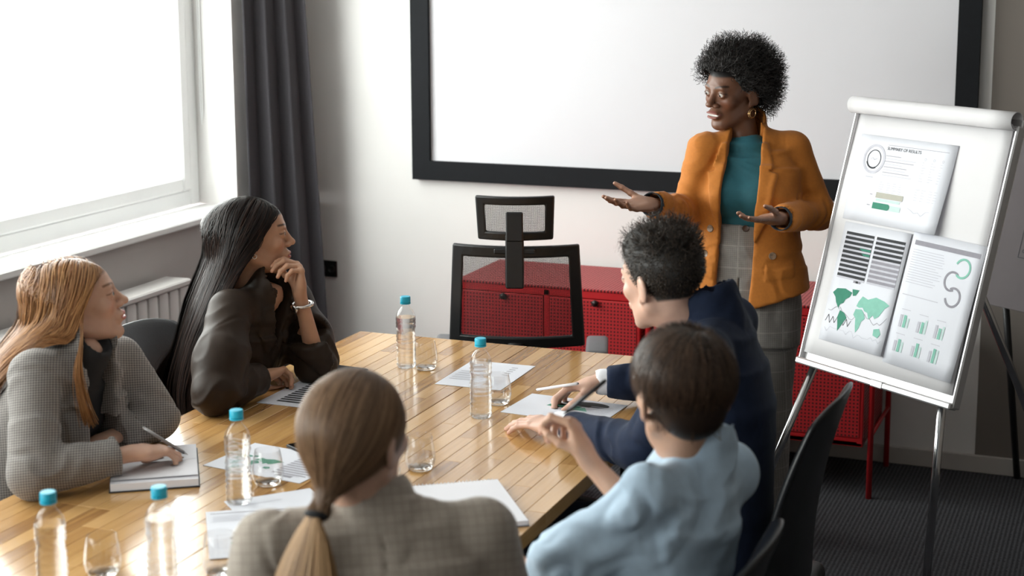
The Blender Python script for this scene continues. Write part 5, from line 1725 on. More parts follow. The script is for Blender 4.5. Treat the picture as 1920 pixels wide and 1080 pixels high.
def trousers_shoes(root, J, fwd, m, waist_st, rgt, shoe_m):
    A = np.array([p for j in J for p in j] + [c for c, _, _ in waist_st])
    S = SDF(A.min(0) - .14, A.max(0) + .14, .014)
    S.comb(loft(waist_st, rgt, fwd), 0)
    for h, k, a in J: S.comb(cone(h, k, .080, .062), .03); S.comb(cone(k, a + V3(0, 0, .03), .064, .055), .02)
    V, F = S.mesh(); np_mesh('trousers', V, F, m, root)
    for h, k, a in J:
        S = SDF(a - V3(.32, .32, .12), a + V3(.32, .32, .08), .007)
        S.comb(cone(a - V3(0, 0, .04) - fwd * .03, a - V3(0, 0, .045) + fwd * .15, .042, .036), .01); S.comb(cone(a, a - V3(0, 0, .04), .043, .043), .02)
        V, F = S.mesh(); V[:, 2] = np.maximum(V[:, 2], .004)
        np_mesh('shoe', V, F, shoe_m, root)


def jacket_sdf(box_lo, box_hi, h, st, rgt, fwd, mid, neck, arms, r=(.056, .052, .040), n=2.3, collar=True, up=None, bust=None, end=.10, R_t=None, shoulder_r=.05):
    S = SDF(box_lo, box_hi, h)
    S.comb(loft(st, rgt, fwd, n, .04), 0)
    if bust: 
        for sx in (-1, 1): S.comb(ell(mid - up * bust[0] + fwd * bust[1] + rgt * sx * .064, (.060, .052, .058), R_t), .05)
    S.comb(cone(mid, neck, .078, .062), .03)
    for sh, el, wr in arms:
        S.comb(cone(mid + (sh - mid) * .35 + up * .012, sh, shoulder_r + .008, shoulder_r), .03)
        S.comb(cone(sh, el, r[0], r[1]), .022)
        if wr is not None: S.comb(cone(el, wr + (el - wr) * end, r[1], r[2]), .02)
    return S


def collar_ring(S, neck, up, fwd, r_in=.052, r_out=.068, hgt=.03, back=.010):
    a = np.full_like(S.d, .2); S.comb(cone(neck - up * .03 - fwd * back, neck + up * hgt - fwd * back, r_out + .008, r_out), 0, into=a)
    b = np.full_like(S.d, .2); S.comb(cone(neck - up * .04, neck + up * (hgt + .06) - fwd * back * .5, r_in, r_in + .002), 0, into=b)
    S.d = smin(S.d, np.maximum(a, -b), .008)
    S.comb(cone(neck - up * .03, neck + up * .14, r_in, r_in + .004), .003, 's')


def cut_sleeve(S, cu, d_, r=.075):
    """straight sleeve end"""
    S.comb(local_field(cu, np.eye(3), lambda u, v, w: np.maximum(-(u * d_[0] + v * d_[1] + w * d_[2]), np.sqrt(u * u + v * v + w * w) - r), cu - r, cu + r), .002, 's')


def patch(S, raw, o, R_t, poly, lift, side=1):
    fn, lo, hi = local_field(o, R_t, lambda u, v, w: np.maximum(poly2(u + 0 * v, w + 0 * v, poly), -v * side), o - .5, o + .5)
    sl, XYZ = S.region(lo, hi, 0)
    S.d[sl] = np.minimum(S.d[sl], np.maximum(raw[sl] - lift, fn(*XYZ)))


def on_book(V):
    """what lies over the open notebook rests on its pages"""
    V = V.copy(); o = np.array(nb.location); a = nb.rotation_euler[2]; d = V - o
    u = d[:, 0] * math.cos(a) + d[:, 1] * math.sin(a); v = -d[:, 0] * math.sin(a) + d[:, 1] * math.cos(a)
    k = (np.abs(u) < .112) & (np.abs(v) < .161) & (d[:, 2] < .0295) & (d[:, 2] > -.03)
    V[k, 2] = o[2] + .0295
    return V


def pen(p0, p1, r, m, label, tip=None):
    p0, p1 = Vector(p0), Vector(p1); o = empty('pen', p0, label=label, cat='pen')
    d = (p1 - p0); L = d.length; d.normalize()
    MB().tube([d * .012, d * (L - .004)], r, 10).build('barrel', m, o)
    MB().tube([Vector((0, 0, 0)), d * .006, d * .013], [.0006, r * .6, r * .95], 10).build('tip', tip or M_CHROME, o)
    MB().tube([d * (L - .005), d * L], [r * .7, r * .6], 8).build('end_cap', tip or M_CHROME, o)
    return o


def catmull(P, n):
    """P: (K, N, 3) control points -> (N, n, 3) smooth curves through them"""
    K = len(P); Q = np.concatenate([2 * P[:1] - P[1:2], P, 2 * P[-1:] - P[-2:-1]]); out = []
    for t in np.linspace(0, K - 1 - 1e-6, n):
        i = int(t); f = t - i; a, b, c, d = Q[i], Q[i + 1], Q[i + 2], Q[i + 3]
        out.append(.5 * (2 * b + (c - a) * f + (2 * a - 5 * b + 4 * c - d) * f * f + (3 * b - a - 3 * c + d) * f ** 3))
    return np.stack(out, 1)


def long_hair(root, O, Rh, s, base, tint, n, near, side, back, far_off, seed, mname, rough, lock=None, hl=.074, var=.25, width=.0022, thick=.020, ends=.07, cols=()):
    """Strands leave the scalp, follow the skull and hang between a near and a back guide line."""
    rs = np.random.RandomState(seed)
    cond = lambda p: (p[:, 2] > hl - 1.05 * np.clip(.060 - p[:, 1], 0, .16)) & (p[:, 2] > -.045)
    rp, rn = scalp_points(n, rs, -.05, cond)
    near, side, back = np.array(near), np.array(side), np.array(back)
    a = np.clip((.055 - rp[:, 1]) / .14 + .04 * rs.randn(n), 0, 1) ** .85; a = np.where(rp[:, 0] < -.012, np.clip(.9 + .15 * rs.rand(n), 0, 1.05), a)
    far = np.where(rp[:, 0] < -.012, .3 + .7 * rs.rand(n), 0)
    b1, b2, b3 = [x[None, :, None] for x in (np.clip(1 - 2 * a, 0, 1), 1 - np.abs(2 * np.clip(a, 0, 1) - 1), np.clip(2 * a - 1, 0, 1))]
    G = near[:, None, :] * b1 + side[:, None, :] * b2 + back[:, None, :] * b3 + np.asarray(far_off)[None, None, :] * far[None, :, None]
    if lock is not None:
        lk = np.array(lock); sel = (rp[:, 0] > .02) & (rp[:, 1] > -.005) & (rp[:, 2] < .075) & (rs.rand(n) < .55)
        G[:, sel, :] = lk[:, None, :]
    hc = [(O + Rh @ (np.array([0, -.018, .034]) * s), np.array([.0755, .097, .083]) * s, Rh)] + list(cols)
    offs = .005 + thick * rs.rand(n)
    for k in range(len(G)):
        for _ in range(2): G[k] = collide(G[k], hc, offs)
    c0, r0 = np.array([0, -.018, .034]), np.array([.0755, .097, .083])
    L0 = (G[0] - O) @ Rh / s; d1 = nrm_rows((L0 - c0) / r0); d0 = nrm_rows((rp - c0) / r0)
    ang = np.arccos(np.clip(np.sum(d0 * d1, 1), -1, 1))[:, None, None]; t = np.linspace(0, 1, 9)[None, :, None]
    lift = 1 + ((offs / .085)[:, None, None]) * np.sin(np.clip(t * 1.3, 0, 1) * 1.57)
    H = c0 + (np.sin((1 - t) * ang) * d0[:, None, :] + np.sin(t * ang) * d1[:, None, :]) / (np.sin(ang) + 1e-6) * r0 * lift
    yl = np.interp(H[:, :, 2], [-.04, 0, .03, .06, .09], [-.004, .004, .022, .050, .095]) + .004 * rs.randn(n)[:, None]
    over = H[:, :, 1] > yl; y2 = np.where(over, yl, H[:, :, 1])
    xr = r0[0] * np.sqrt(np.clip(lift[:, :, 0] ** 2 - ((y2 - c0[1]) / r0[1]) ** 2 - ((H[:, :, 2] - c0[2]) / r0[2]) ** 2, .0, None))
    H[:, :, 0] = np.where(over, np.sign(H[:, :, 0]) * xr, H[:, :, 0]); H[:, :, 1] = y2
    H[:, 0] = rp
    H = O + (H * s) @ Rh.T
    G[0] = collide(.45 * G[0] + .25 * H[:, 6] + .30 * G[1], hc, offs)
    lay = rs.randn(n, 3) * np.array([.009, .009, .004])
    e = np.linspace(.0, 1, len(G))[:, None, None]; G = G + lay[None] * e + rs.randn(*G.shape) * .0012
    cut = rs.rand(n) * ends; G[-1] = G[-1] + (G[-2] - G[-1]) * np.clip(cut / .15, 0, 1)[:, None]
    C_ = np.concatenate([H.transpose(1, 0, 2)[[0, 2, 4, 6]], G])
    P = catmull(C_, 22)
    ctr = np.repeat(O[None, None, :], P.shape[1], 1).repeat(n, 0).copy(); ctr[:, :, 2] = np.minimum(O[2], P[:, :, 2]); ctr = ctr - (CAM_F * [1, 1, 0] * -.02)
    m = hair_mat(mname, rough, .16 if base[0] < .02 else .3)
    S = SDF((-.10, -.14, -.10), (.10, .12, .14), .004)
    S.comb(ell((0, -.018, .038), (.0775, .099, .082)), 0)
    S.comb(local_field((0, 0, 0), np.eye(3), lambda u, v, w: w - (hl + .004 - 1.05 * np.clip(.060 - v, 0, .16)) + 0 * u, V3(-.2, -.2, -.2), V3(.2, .2, .2)), .003, 's')
    V, F = S.mesh(); V = O + (V * s) @ Rh.T
    hr = np_mesh('hair', V, F, m, root, np.full((len(V), 3), 1.0) * np.array(base) * .7)
    ribbons('strands', P, width * (.7 + .6 * rs.rand(n)), ctr, m, hr, hair_cols(n, base, var, rs, tint), .45).location = (0, 0, 0)
    return P


# ================================================================== red-haired woman, writing
def redhead():
    root = empty('person', (-2.66, 3.16, 0), label='seated red-haired woman in a grey checked blazer writing in a notebook', cat='person')
    skin = (0.60, 0.365, 0.265)
    O = at(150, 570, 4.0); Rh = frame(36, 12, 0); s = 1.0
    shR, shL = at(66, 704, 3.86), at(222, 676, 4.13); mid = (shR + shL) / 2
    rgt = nrm((shR - shL) * [1, 1, 0]); fwd = nrm(np.cross([0, 0, 1], rgt)); up = V3(0, 0, 1)
    pel = V3(-2.69, mid[1] - .03, .565); spine = nrm(mid - pel)
    up_t = spine; R_t = np.stack([rgt, nrm(np.cross(up_t, rgt)), up_t], 1); fwd = R_t[:, 1]
    neck = mid + spine * .05 + fwd * .005
    elR, wrR = onz(64, 888, .810), onz(248, 850, .822)
    elL, wrL = onz(292, 782, .815), onz(205, 822, .795)
    fR = nrm(onz(338, 840, .808) - wrR)
    tips = []
    head = head_piece(O, Rh, s, skin, lip=(.52, .17, .15), brow=(.16, .07, .035), hair=(.20, .085, .035), nosew=.85, nosel=1.02, smile=.25, jaw=.93, neck=.045, neck_to=mid - spine * .06 - fwd * .045, lips=1.3)
    hR = hand_piece(wrR, fR, V3(.25, .45, -1), True, [(20, 36, 14), (26, 42, 20), (32, 48, 26), (40, 50, 28)], (24, 40, 14), .4, .95, skin, elbow=wrR + (elR - wrR) * .5, r_w=.024, r_e=.030, tips=tips)
    hL = hand_piece(wrL, nrm(V3(-.02, -1, -.02) + (wrL - elL) * 2), V3(0, 0, -1), False, [(12, 20, 12)] * 4, (35, 10, 15), .6, .93, skin, elbow=wrL + (elL - wrL) * .5, r_w=.024, r_e=.030)
    st0 = [(pel, .13, .09), (pel + spine * .22, .10, .07), (mid - spine * .10, .11, .07)]
    cV, cF = core_piece([(mid - spine * .08, shR, .04, .035), (mid - spine * .08, shL, .04, .035), (shR, elR, .034, .030), (shL, elL, .034, .030), (elR, wrR, .028, .022), (elL, wrL, .028, .022), (mid - spine * .06, neck, .04, .04)], [st0], rgt, fwd, pel - .3, neck + V3(.6, .4, .1))
    V, F, C_ = join([head, hR, hL, (cV, cF, skin)])
    np_mesh('body', on_book(on_table(V)), F, skin_mat('skin_fair'), root, C_)
    eyes(O, Rh, s, root, ('blue', (.10, .15, .18)))
    # black top
    S = SDF(pel - V3(.25, .3, .05), neck + V3(.25, .25, .06), .006)
    S.comb(loft([(pel + spine * .05, .13, .095), (pel + spine * .22, .118, .09), (mid - spine * .13, .135, .098), (mid - spine * .03, .10, .068)], rgt, fwd), 0); S.comb(cone(mid - spine * .02, neck + spine * .012, .065, .056), .02)
    S.comb(cone(neck + spine * .060 + fwd * .012, neck + spine * .14 + fwd * .03, .045, .052), .004, 's')
    V, F = S.mesh(); np_mesh('top', V, F, mat('black_jersey_top', (.010, .010, .012), .8, noise=(60, .1)), root)
    # blazer
    A = np.array([elR, wrR, elL, wrL, shR, shL, neck, pel])
    st = [(pel - spine * .02 + fwd * .01, .185, .135), (pel + spine * .06 + fwd * .01, .18, .138), (pel + spine * .22, .160, .120), (mid - spine * .14 + fwd * .008, .170, .128), (mid - spine * .06, .165, .108), (mid, .13, .078)]
    S = jacket_sdf(A.min(0) - V3(.26, .26, .20), A.max(0) + V3(.12, .12, .09), .0052, st, rgt, fwd, mid, neck, [(shR, elR, wrR), (shL, elL, wrL)], (.062, .056, .043), up=spine, bust=(.15, .075), R_t=R_t, end=.20)
    raw = S.d.copy()
    for sx in (-1, 1):
        patch(S, raw, mid, R_t, [(sx * a, b) for a, b in [(.045, .05), (.075, .040), (.105, -.035), (.088, -.045), (.122, -.060), (.100, -.18), (.040, -.30), (.025, -.30), (.028, -.10)]], .008)
    patch(S, raw, mid, R_t, [(-.07, -.125), (-.145, -.11), (-.145, -.085), (-.07, -.10)], .006)
    collar_ring(S, neck, spine, fwd)
    zz = [.08, -.02, -.12, -.28, -.60]; hw = [.050, .052, .048, .040, .050]
    S.comb(local_field(mid, R_t, lambda u, v, w: np.maximum(np.maximum(np.abs(u) - np.interp(w, zz[::-1], hw[::-1]).astype(np.float32), -v), v - .165), mid - .7, mid + .4), .003, 's')
    for wr, el in ((wrR, elR), (wrL, elL)):
        d_ = nrm(wr - el); cu = wr + (el - wr) * .20; cut_sleeve(S, cu + d_ * .012, d_)
    V, F = S.mesh(); V = relax(V, F, 2, .4)
    V = folds(V, F, .006, nrm(elR - shR), 20, 5, mask=np.maximum.reduce([limb_mask(V, elR, elR, .12, .06), limb_mask(V, elL, elL, .12, .06), .6 * limb_mask(V, shR, shR, .10, .06)]), seed=4)
    V = folds(V, F, .003, up + rgt * .5, 9, 3, seed=5)
    M_HT = checks('blazer_grey_houndstooth', (.33, .30, .275), (.085, .078, .078), 165, axes=((.85, .53, 0), (-.2, .25, .95)))
    np_mesh('blazer', on_book(on_table(V)), F, M_HT, root)
    J = seated_legs(pel, nrm(fwd * [1, 1, 0]), rgt, kn_d=.38); trousers_shoes(root, J, nrm(fwd * [1, 1, 0]), mat('trousers_grey_plain', (.22, .2, .19), .85, noise=(80, .08)), [(pel - up * .02, .155, .115), (pel + up * .10, .14, .11)], rgt, mat('shoe_black_leather'))
    near = [at(*q) for q in ((152, 600, 3.925), (130, 640, 3.90), (78, 664, 3.88), (18, 695, 3.91), (-30, 755, 3.94), (-48, 850, 3.96))]
    back = [at(*q) for q in ((84, 522, 3.98), (62, 562, 3.99), (30, 612, 4.01), (-8, 665, 4.03), (-48, 740, 4.05), (-60, 840, 4.06))]
    side = [at(*q) for q in ((112, 560, 3.905), (96, 602, 3.89), (58, 640, 3.885), (8, 682, 3.92), (-38, 750, 3.96), (-54, 845, 3.98))]
    lock = [at(*q) for q in ((154, 606, 3.925), (152, 645, 3.87), (146, 690, 3.85), (150, 730, 3.86), (158, 765, 3.87), (170, 800, 3.90))]
    long_hair(root, O, Rh, s, (.235, .098, .036), (.52, .27, .11), 6200, near, side, back, CAM_F * .14, 21, 'hair_copper_red', .36, lock=lock, thick=.026, cols=[(mid - spine * .03, shR, .080, .064), (mid - spine * .05, pel, .135, .15), (neck, O - Rh[:, 2] * .05, .05, .05)])
    tipm = (tips[0] + tips[4]) / 2
    pt = onz(352, 853, .7805); pe = at(267, 801, np.dot(tipm - CAM_P, CAM_F) - .050)
    pen(pt, pe, .0042, mat('pen_silver_grey', (.35, .34, .34), .3, .7, noise=(20, .05)), 'silver pen in the red-haired woman\'s writing hand')


# ================================================================== woman with long black hair, chin on her hand
def blackhair():
    root = empty('person', (-2.66, 3.98, 0), label='seated woman with long black hair in a dark brown shirt resting chin on hand', cat='person')
    skin = (0.52, 0.29, 0.185)
    O = at(476, 446, 4.70); Rh = frame(33, 2, 0); s = 1.04
    shR, shL = at(430, 582, 4.58), at(548, 566, 4.87); mid = (shR + shL) / 2
    rgt = nrm((shR - shL) * [1, 1, 0]); up = V3(0, 0, 1)
    pel = V3(-2.70, mid[1] + .03, .565); spine = nrm(mid - pel); R_t = np.stack([rgt, nrm(np.cross(spine, rgt)), spine], 1); fwd = R_t[:, 1]
    neck = mid + spine * .05 + fwd * .005
    elR, wrR = onz(404, 738, .810), onz(492, 708, .805)
    elL = onz(594, 682, .800); dE = float((elL - CAM_P) @ CAM_F); wrL = at(562, 551, dE - .10)
    fRr = nrm(onz(556, 684, .80) - wrR)
    head = head_piece(O, Rh, s, skin, lip=(.36, .10, .085), brow=(.02, .014, .012), hair=(.012, .010, .010), nosew=.95, nosel=.95, smile=.1, jaw=.98, neck=.045, neck_to=mid - spine * .06 - fwd * .045, lips=1.5)
    hR = hand_piece(wrR, fRr, V3(.5, .35, -1), True, [(50, 55, 30)] * 4, (25, 40, 30), .3, .92, skin, elbow=wrR + (elR - wrR) * .55, r_w=.024, r_e=.032)
    fL = nrm(nrm(wrL - elL) * .7 + CAM_U * .5 - CAM_R * .10 + CAM_R * .2)
    hL = hand_piece(wrL, fL, -CAM_R * .9 - CAM_F * .45 - CAM_U * .1, False, [(62, 42, 22), (70, 44, 24), (78, 46, 26), (84, 48, 28)], (30, 40, 30), .4, .92, skin, elbow=wrL + (elL - wrL) * .75, r_w=.023, r_e=.034)
    st0 = [(pel, .12, .09), (pel + spine * .22, .09, .06), (mid - spine * .10, .10, .06)]
    cV, cF = core_piece([(mid - spine * .08, shR, .04, .035), (mid - spine * .08, shL, .04, .035), (shR, elR, .034, .030), (shL, elL, .034, .030), (elR, wrR, .028, .022), (elL, wrL, .028, .021), (mid - spine * .06, neck, .04, .04)], [st0], rgt, fwd, pel - .3, neck + V3(.6, .5, .1))
    V, F, C_ = join([head, hR, hL, (cV, cF, skin)])
    np_mesh('body', on_table(V), F, skin_mat('skin_warm'), root, C_)
    eyes(O, Rh, s, root, ('dark', (.02, .012, .008)))
    A = np.array([elR, wrR, elL, wrL, shR, shL, neck, pel])
    st = [(pel - spine * .02, .165, .125), (pel + spine * .12, .150, .120), (pel + spine * .24, .145, .115), (mid - spine * .14 + fwd * .008, .165, .120), (mid - spine * .06, .16, .10), (mid, .125, .072)]
    S = jacket_sdf(A.min(0) - V3(.24, .24, .12), A.max(0) + V3(.12, .14, .09), .0050, st, rgt, fwd, mid, neck, [], up=spine, bust=(.15, .07), R_t=R_t)
    for sh, el, wr, e0 in ((shR, elR, wrR, .12), (shL, elL, wrL, .72)):
        S.comb(cone(mid + (sh - mid) * .35 + spine * .008, sh, .052, .048), .03)
        m_ = sh + (el - sh) * .60; S.comb(cone(sh, m_, .054, .068), .04); S.comb(cone(m_, el, .068, .060), .04)
        S.comb(cone(el, wr + (el - wr) * e0, .058, .044), .02)
    raw = S.d.copy()
    for sx in (-1, 1): patch(S, raw, mid, R_t, [(sx * a, b) for a, b in [(.020, -.05), (.05, .06), (.078, .045), (.092, -.015), (.055, -.075)]], .008)
    patch(S, raw, mid, R_t, [(-.016, -.06), (.016, -.06), (.016, -.45), (-.016, -.45)], .004)
    collar_ring(S, neck, spine, fwd, .049, .064, .030)
    S.comb(local_field(mid, R_t, lambda u, v, w: np.maximum(np.maximum(np.abs(u) - np.clip((w + .075) * .32, -.01, .040), -v), v - .15), mid - .3, mid + .3), .003, 's')
    d_ = nrm(wrL - elL); cu = wrL + (elL - wrL) * .72; cut_sleeve(S, cu + d_ * .012, d_)
    d_ = nrm(wrR - elR); cu = wrR + (elR - wrR) * .12; cut_sleeve(S, cu + d_ * .012, d_)
    V, F = S.mesh(); V = relax(V, F, 2, .4)
    V = folds(V, F, .012, nrm(elR - shR) + fwd * .8, 15, 5, mask=np.maximum(limb_mask(V, (shR + elR) / 2, elR, .10, .05), .8 * limb_mask(V, shL, elL, .09, .05)), seed=11)
    V = folds(V, F, .005, rgt + up * .4, 12, 3, seed=15)
    M_SH = mat('shirt_dark_brown_satin', (.026, .015, .009), .52, noise=(40, .1), bump=(700, .15, .0006), sheen=.02, spec=.22)
    np_mesh('shirt', on_table(V), F, M_SH, root)
    J = seated_legs(pel, nrm(fwd * [1, 1, 0]), rgt, kn_d=.38); trousers_shoes(root, J, nrm(fwd * [1, 1, 0]), mat('trousers_black_plain', (.015, .015, .017), .85, noise=(80, .08)), [(pel - up * .02, .155, .115), (pel + up * .10, .14, .11)], rgt, mat('shoe_black_leather'))
    near = [at(*q) for q in ((458, 496, 4.62), (434, 545, 4.58), (404, 605, 4.60), (376, 670, 4.63), (362, 735, 4.66), (366, 795, 4.68))]
    back = [at(*q) for q in ((394, 440, 4.70), (374, 495, 4.72), (350, 560, 4.74), (334, 635, 4.76), (325, 705, 4.78), (328, 770, 4.78))]
    side = [at(*q) for q in ((428, 458, 4.605), (410, 515, 4.595), (384, 585, 4.61), (358, 655, 4.65), (344, 725, 4.68), (347, 785, 4.70))]
    long_hair(root, O, Rh, s, (.0085, .0068, .0066), (.045, .022, .015), 6600, near, side, back, CAM_F * .16, 22, 'hair_black_straight', .33, var=.3, ends=.10, thick=.024, cols=[(mid - spine * .03, shR, .070, .056), (mid - spine * .05, pel, .125, .14), (neck, O - Rh[:, 2] * .05, .05, .05)])
    # watch bracelet
    d_ = nrm(wrL - elL); c_ = wrL - d_ * .035; a_ = nrm(np.cross(d_, [0, 0, 1])); b_ = np.cross(d_, a_)
    M_SIL = mat('bracelet_silver', (.70, .68, .66), .2, 1.0, noise=(30, .05))
    wt = empty('wristwatch', c_, label='silver bracelet watch on the raised wrist of the black-haired woman', cat='watch')
    MB().tube([Vector((a_ * math.cos(t) + b_ * math.sin(t)) * .0295 + d_ * .006 * math.sin(t)) for t in np.linspace(0, 6.283, 29)[:-1]], .0052, 8, closed=True).build('strap', M_SIL, wt)
    fdir = nrm(-CAM_F - CAM_R * .9); q = nrm(fdir - d_ * (fdir @ d_))
    MB().lathe([(.013, 0), (.0145, .003), (.0145, .007), (.012, .009), (.0001, .009)], 20, basis(Vector(d_), Vector(np.cross(q, d_)), Vector(q), Vector(q * .028)), capt=False).build('watch_case', M_SIL, wt)
    MB().tube([Vector(O + Rh @ (np.array([.078, -.004, -.040]) * s) + np.array([0, 0, 1]) * .006 * math.sin(t) + Rh[:, 1] * .006 * math.cos(t) - np.array(root.location)) for t in np.linspace(0, 6.283, 14)[:-1]], .0012, 6, closed=True).build('earring', M_SIL, root)


redhead()
blackhair()


# ================================================================== blonde woman with a ponytail, seen from behind
def ponytail():
    D = 2.78
    O = at(670, 822, D); Rh = frame(84, -4, 0); s = 1.06
    skin = (0.60, 0.37, 0.27)
    shL, shR = at(505, 1022, D - .03), at(905, 1000, D + .05); mid = (shR + shL) / 2
    rgt = nrm((shR - shL) * [1, 1, 0]); up = V3(0, 0, 1); f0 = nrm(np.cross(up, rgt))
    pel = V3(*(mid - f0 * .14)[:2], .565); spine = nrm(mid - pel); R_t = np.stack([rgt, nrm(np.cross(spine, rgt)), spine], 1); fwd = R_t[:, 1]
    root = empty('person', (pel[0], pel[1], 0), label='seated woman with a blonde ponytail and beige checked jacket, seen from behind', cat='person')
    neck = mid + spine * .055 + fwd * .025
    elR, elL = mid + rgt * .245 + fwd * .08 - spine * .225, mid - rgt * .255 + fwd * .12 - spine * .245
    wrR = V3(elR[0] - .06, elR[1] + .235, .80); wrL = V3(elL[0] + .04, elL[1] + .22, .80)
    head = head_piece(O, Rh, s, skin, hair=(.16, .085, .045), neck=.046, neck_to=neck - spine * .05)
    hs = [hand_piece(w, nrm(w - e) * [1, 1, .2], V3(0, 0, -1), r_, [(14, 22, 14)] * 4, (35, 10, 15), .7, .93, skin, elbow=w + (e - w) * .5, r_w=.024, r_e=.03, h=.003) for w, e, r_ in ((wrR, elR, True), (wrL, elL, False))]
    cV, cF = core_piece([(mid - spine * .08, shR, .04, .035), (mid - spine * .08, shL, .04, .035), (shR, elR, .034, .03), (shL, elL, .034, .03), (elR, wrR, .028, .022), (elL, wrL, .028, .022), (mid - spine * .06, neck, .04, .04)],
                        [[(pel, .12, .09), (pel + spine * .22, .09, .06), (mid - spine * .10, .10, .06)]], rgt, fwd, pel - .35, neck + V3(.5, .5, .1))
    V, F, C_ = join([head] + hs + [(cV, cF, skin)])
    np_mesh('body', on_table(V), F, skin_mat('skin_fair'), root, C_)
    eyes(O, Rh, s, root, ('blue', (.10, .15, .18)))
    A = np.array([elR, wrR, elL, wrL, shR, shL, neck, pel])
    st = [(pel - spine * .02, .18, .13), (pel + spine * .10, .172, .130), (pel + spine * .22, .165, .125), (mid - spine * .14, .178, .125), (mid - spine * .06, .172, .110), (mid, .135, .080)]
    S = jacket_sdf(A.min(0) - V3(.22, .24, .14), A.max(0) + V3(.14, .14, .10), .006, st, rgt, fwd, mid, neck, [(shR, elR, wrR), (shL, elL, wrL)], (.060, .056, .044), up=spine, R_t=R_t)
    collar_ring(S, neck, spine, fwd, .054, .070, .014, .012)
    raw = S.d.copy()
    # turned-down collar: a broad band standing proud round the neck
    fn, lo, hi = local_field(neck, R_t, lambda u, v, w: np.maximum(np.sqrt(u * u + (v + .01) ** 2) - (.088 - .35 * w), w - .016), neck - .15, neck + .1)
    sl, XYZ = S.region(lo, hi, 0); S.d[sl] = np.minimum(S.d[sl], np.maximum(raw[sl] - .0075, fn(*XYZ)))
    S.comb(cone(neck - spine * .03, neck + spine * .14, .055, .060), .003, 's')
    # centre back seam and sleeve-head seams
    S.comb(local_field(mid, R_t, lambda u, v, w: np.maximum(np.maximum(np.abs(u) - .0016, v), w - .01), mid - .5, mid + .3), .004, 's')
    V, F = S.mesh(); V = relax(V, F, 2, .4)
    V = folds(V, F, .006, rgt + spine * .8, 11, 4, mask=.4 + .6 * np.maximum(limb_mask(V, shR, elR, .09, .06), limb_mask(V, shL, elL, .09, .06)), seed=31)
    M_BJ = checks('jacket_beige_windowpane', (.40, .345, .29), (.34, .29, .245), 330, windowpane=((.24, .195, .16), 62, .14, .55), axes=(tuple(rgt), tuple(spine)))
    np_mesh('jacket', on_table(V), F, M_BJ, root)
    J = seated_legs(pel, f0, rgt, kn_d=.26, foot_back=.10); trousers_shoes(root, J, f0, mat('trousers_grey_plain', (.22, .2, .19), .85, noise=(80, .08)), [(pel - up * .02, .155, .115), (pel + up * .10, .14, .11)], rgt, mat('shoe_black_leather'))
    # hair combed to a low tie, then the tail
    rs = np.random.RandomState(41); n = 4200
    tie = np.array([.006, -.118, -.098])
    cond = lambda p: (p[:, 2] > .070 - 1.0 * np.clip(.060 - p[:, 1], 0, .16)) & (p[:, 2] > -.05)
    rp, rn = scalp_points(n, rs, -.06, cond)
    c0, r0 = np.array([0, -.018, .030]), np.array([.0765, .098, .084])
    M_ = 15; tt = np.linspace(0, 1, M_)
    d0 = nrm_rows((rp - c0) / r0); d1 = nrm((tie - c0) / r0)
    ang = np.arccos(np.clip(d0 @ d1, -1, 1))[:, None, None]; t3 = tt[None, :, None]
    sl_ = (np.sin((1 - t3) * ang) * d0[:, None, :] + np.sin(t3 * ang) * d1[None, None, :]) / (np.sin(ang) + 1e-6)
    lift = (1.0 + (.012 + .085 * rs.rand(n)[:, None, None] ** 1.3) * np.sin(np.pi * np.clip(t3 * .9 + .1, 0, 1)) ** .6)
    P = c0 + sl_ * r0 * lift
    e_ = t3 ** 5; P = P * (1 - e_) + (tie + rs.randn(n, 3)[:, None, :] * np.array([.007, .004, .005])) * e_
    P[:, :, 2] -= .010 * np.sin(np.pi * t3[:, :, 0]) * np.abs(d0[:, 0:1])
    P = O + (P * s) @ Rh.T
    m = hair_mat('hair_ash_blonde', .42, .3)
    S = SDF((-.10, -.15, -.12), (.10, .12, .14), .004)
    S.comb(ell((0, -.018, .034), (.077, .099, .085)), 0); S.comb(cone((0, -.070, -.03), tie * [1, .95, .9], .034, .010), .03)
    S.comb(local_field((0, 0, 0), np.eye(3), lambda u, v, w: w - (.074 - 1.0 * np.clip(.060 - v, 0, .165)) + 0 * u, V3(-.2, -.2, -.2), V3(.2, .2, .2)), .003, 's')
    V, F = S.mesh(); V = O + (V * s) @ Rh.T
    base = (.155, .085, .046)
    hr = np_mesh('hair', V, F, m, root, np.full((len(V), 3), 1.0) * np.array(base) * .75)
    ribbons('strands', P, .0019 * (.7 + .6 * rs.rand(n)), O, m, hr, hair_cols(n, base, .22, rs, (.30, .18, .10)), .6).location = (0, 0, 0)
    tw = O + Rh @ (tie * s); back = -Rh[:, 1]
    n2 = 2600; ph = rs.rand(n2) * 6.283; rad = np.sqrt(rs.rand(n2)); L_ = .36 + .05 * rs.rand(n2)
    t = np.linspace(0, 1, 16)[None, :, None]
    sp_ = .013 + .075 * np.clip(t * 2.0, 0, 1) ** .85 - .03 * t ** 3
    cx = (np.cos(ph) * rad)[:, None, None] * sp_ * Rh[:, 0] + (np.sin(ph) * rad)[:, None, None] * sp_ * .55 * back
    down = V3(0, 0, -1)
    ctr = tw + back * (.016 + .030 * np.sin(np.minimum(t * 2.2, 1.57))) + down * (L_[:, None, None] * t) - Rh[:, 0] * .012 * t
    Pt = ctr + cx + .003 * np.sin(t * 9 + ph[:, None, None]) * Rh[:, 0]
    cols = [(mid - spine * .03, pel, .122, .14)]
    tl = ribbons('ponytail', Pt, .0020 * (.7 + .6 * rs.rand(n2)), (tw + down * .1 - back * .12), m, hr, hair_cols(n2, (.30, .165, .072), .2, rs, (.55, .34, .17)), .5); tl.location = (0, 0, 0)
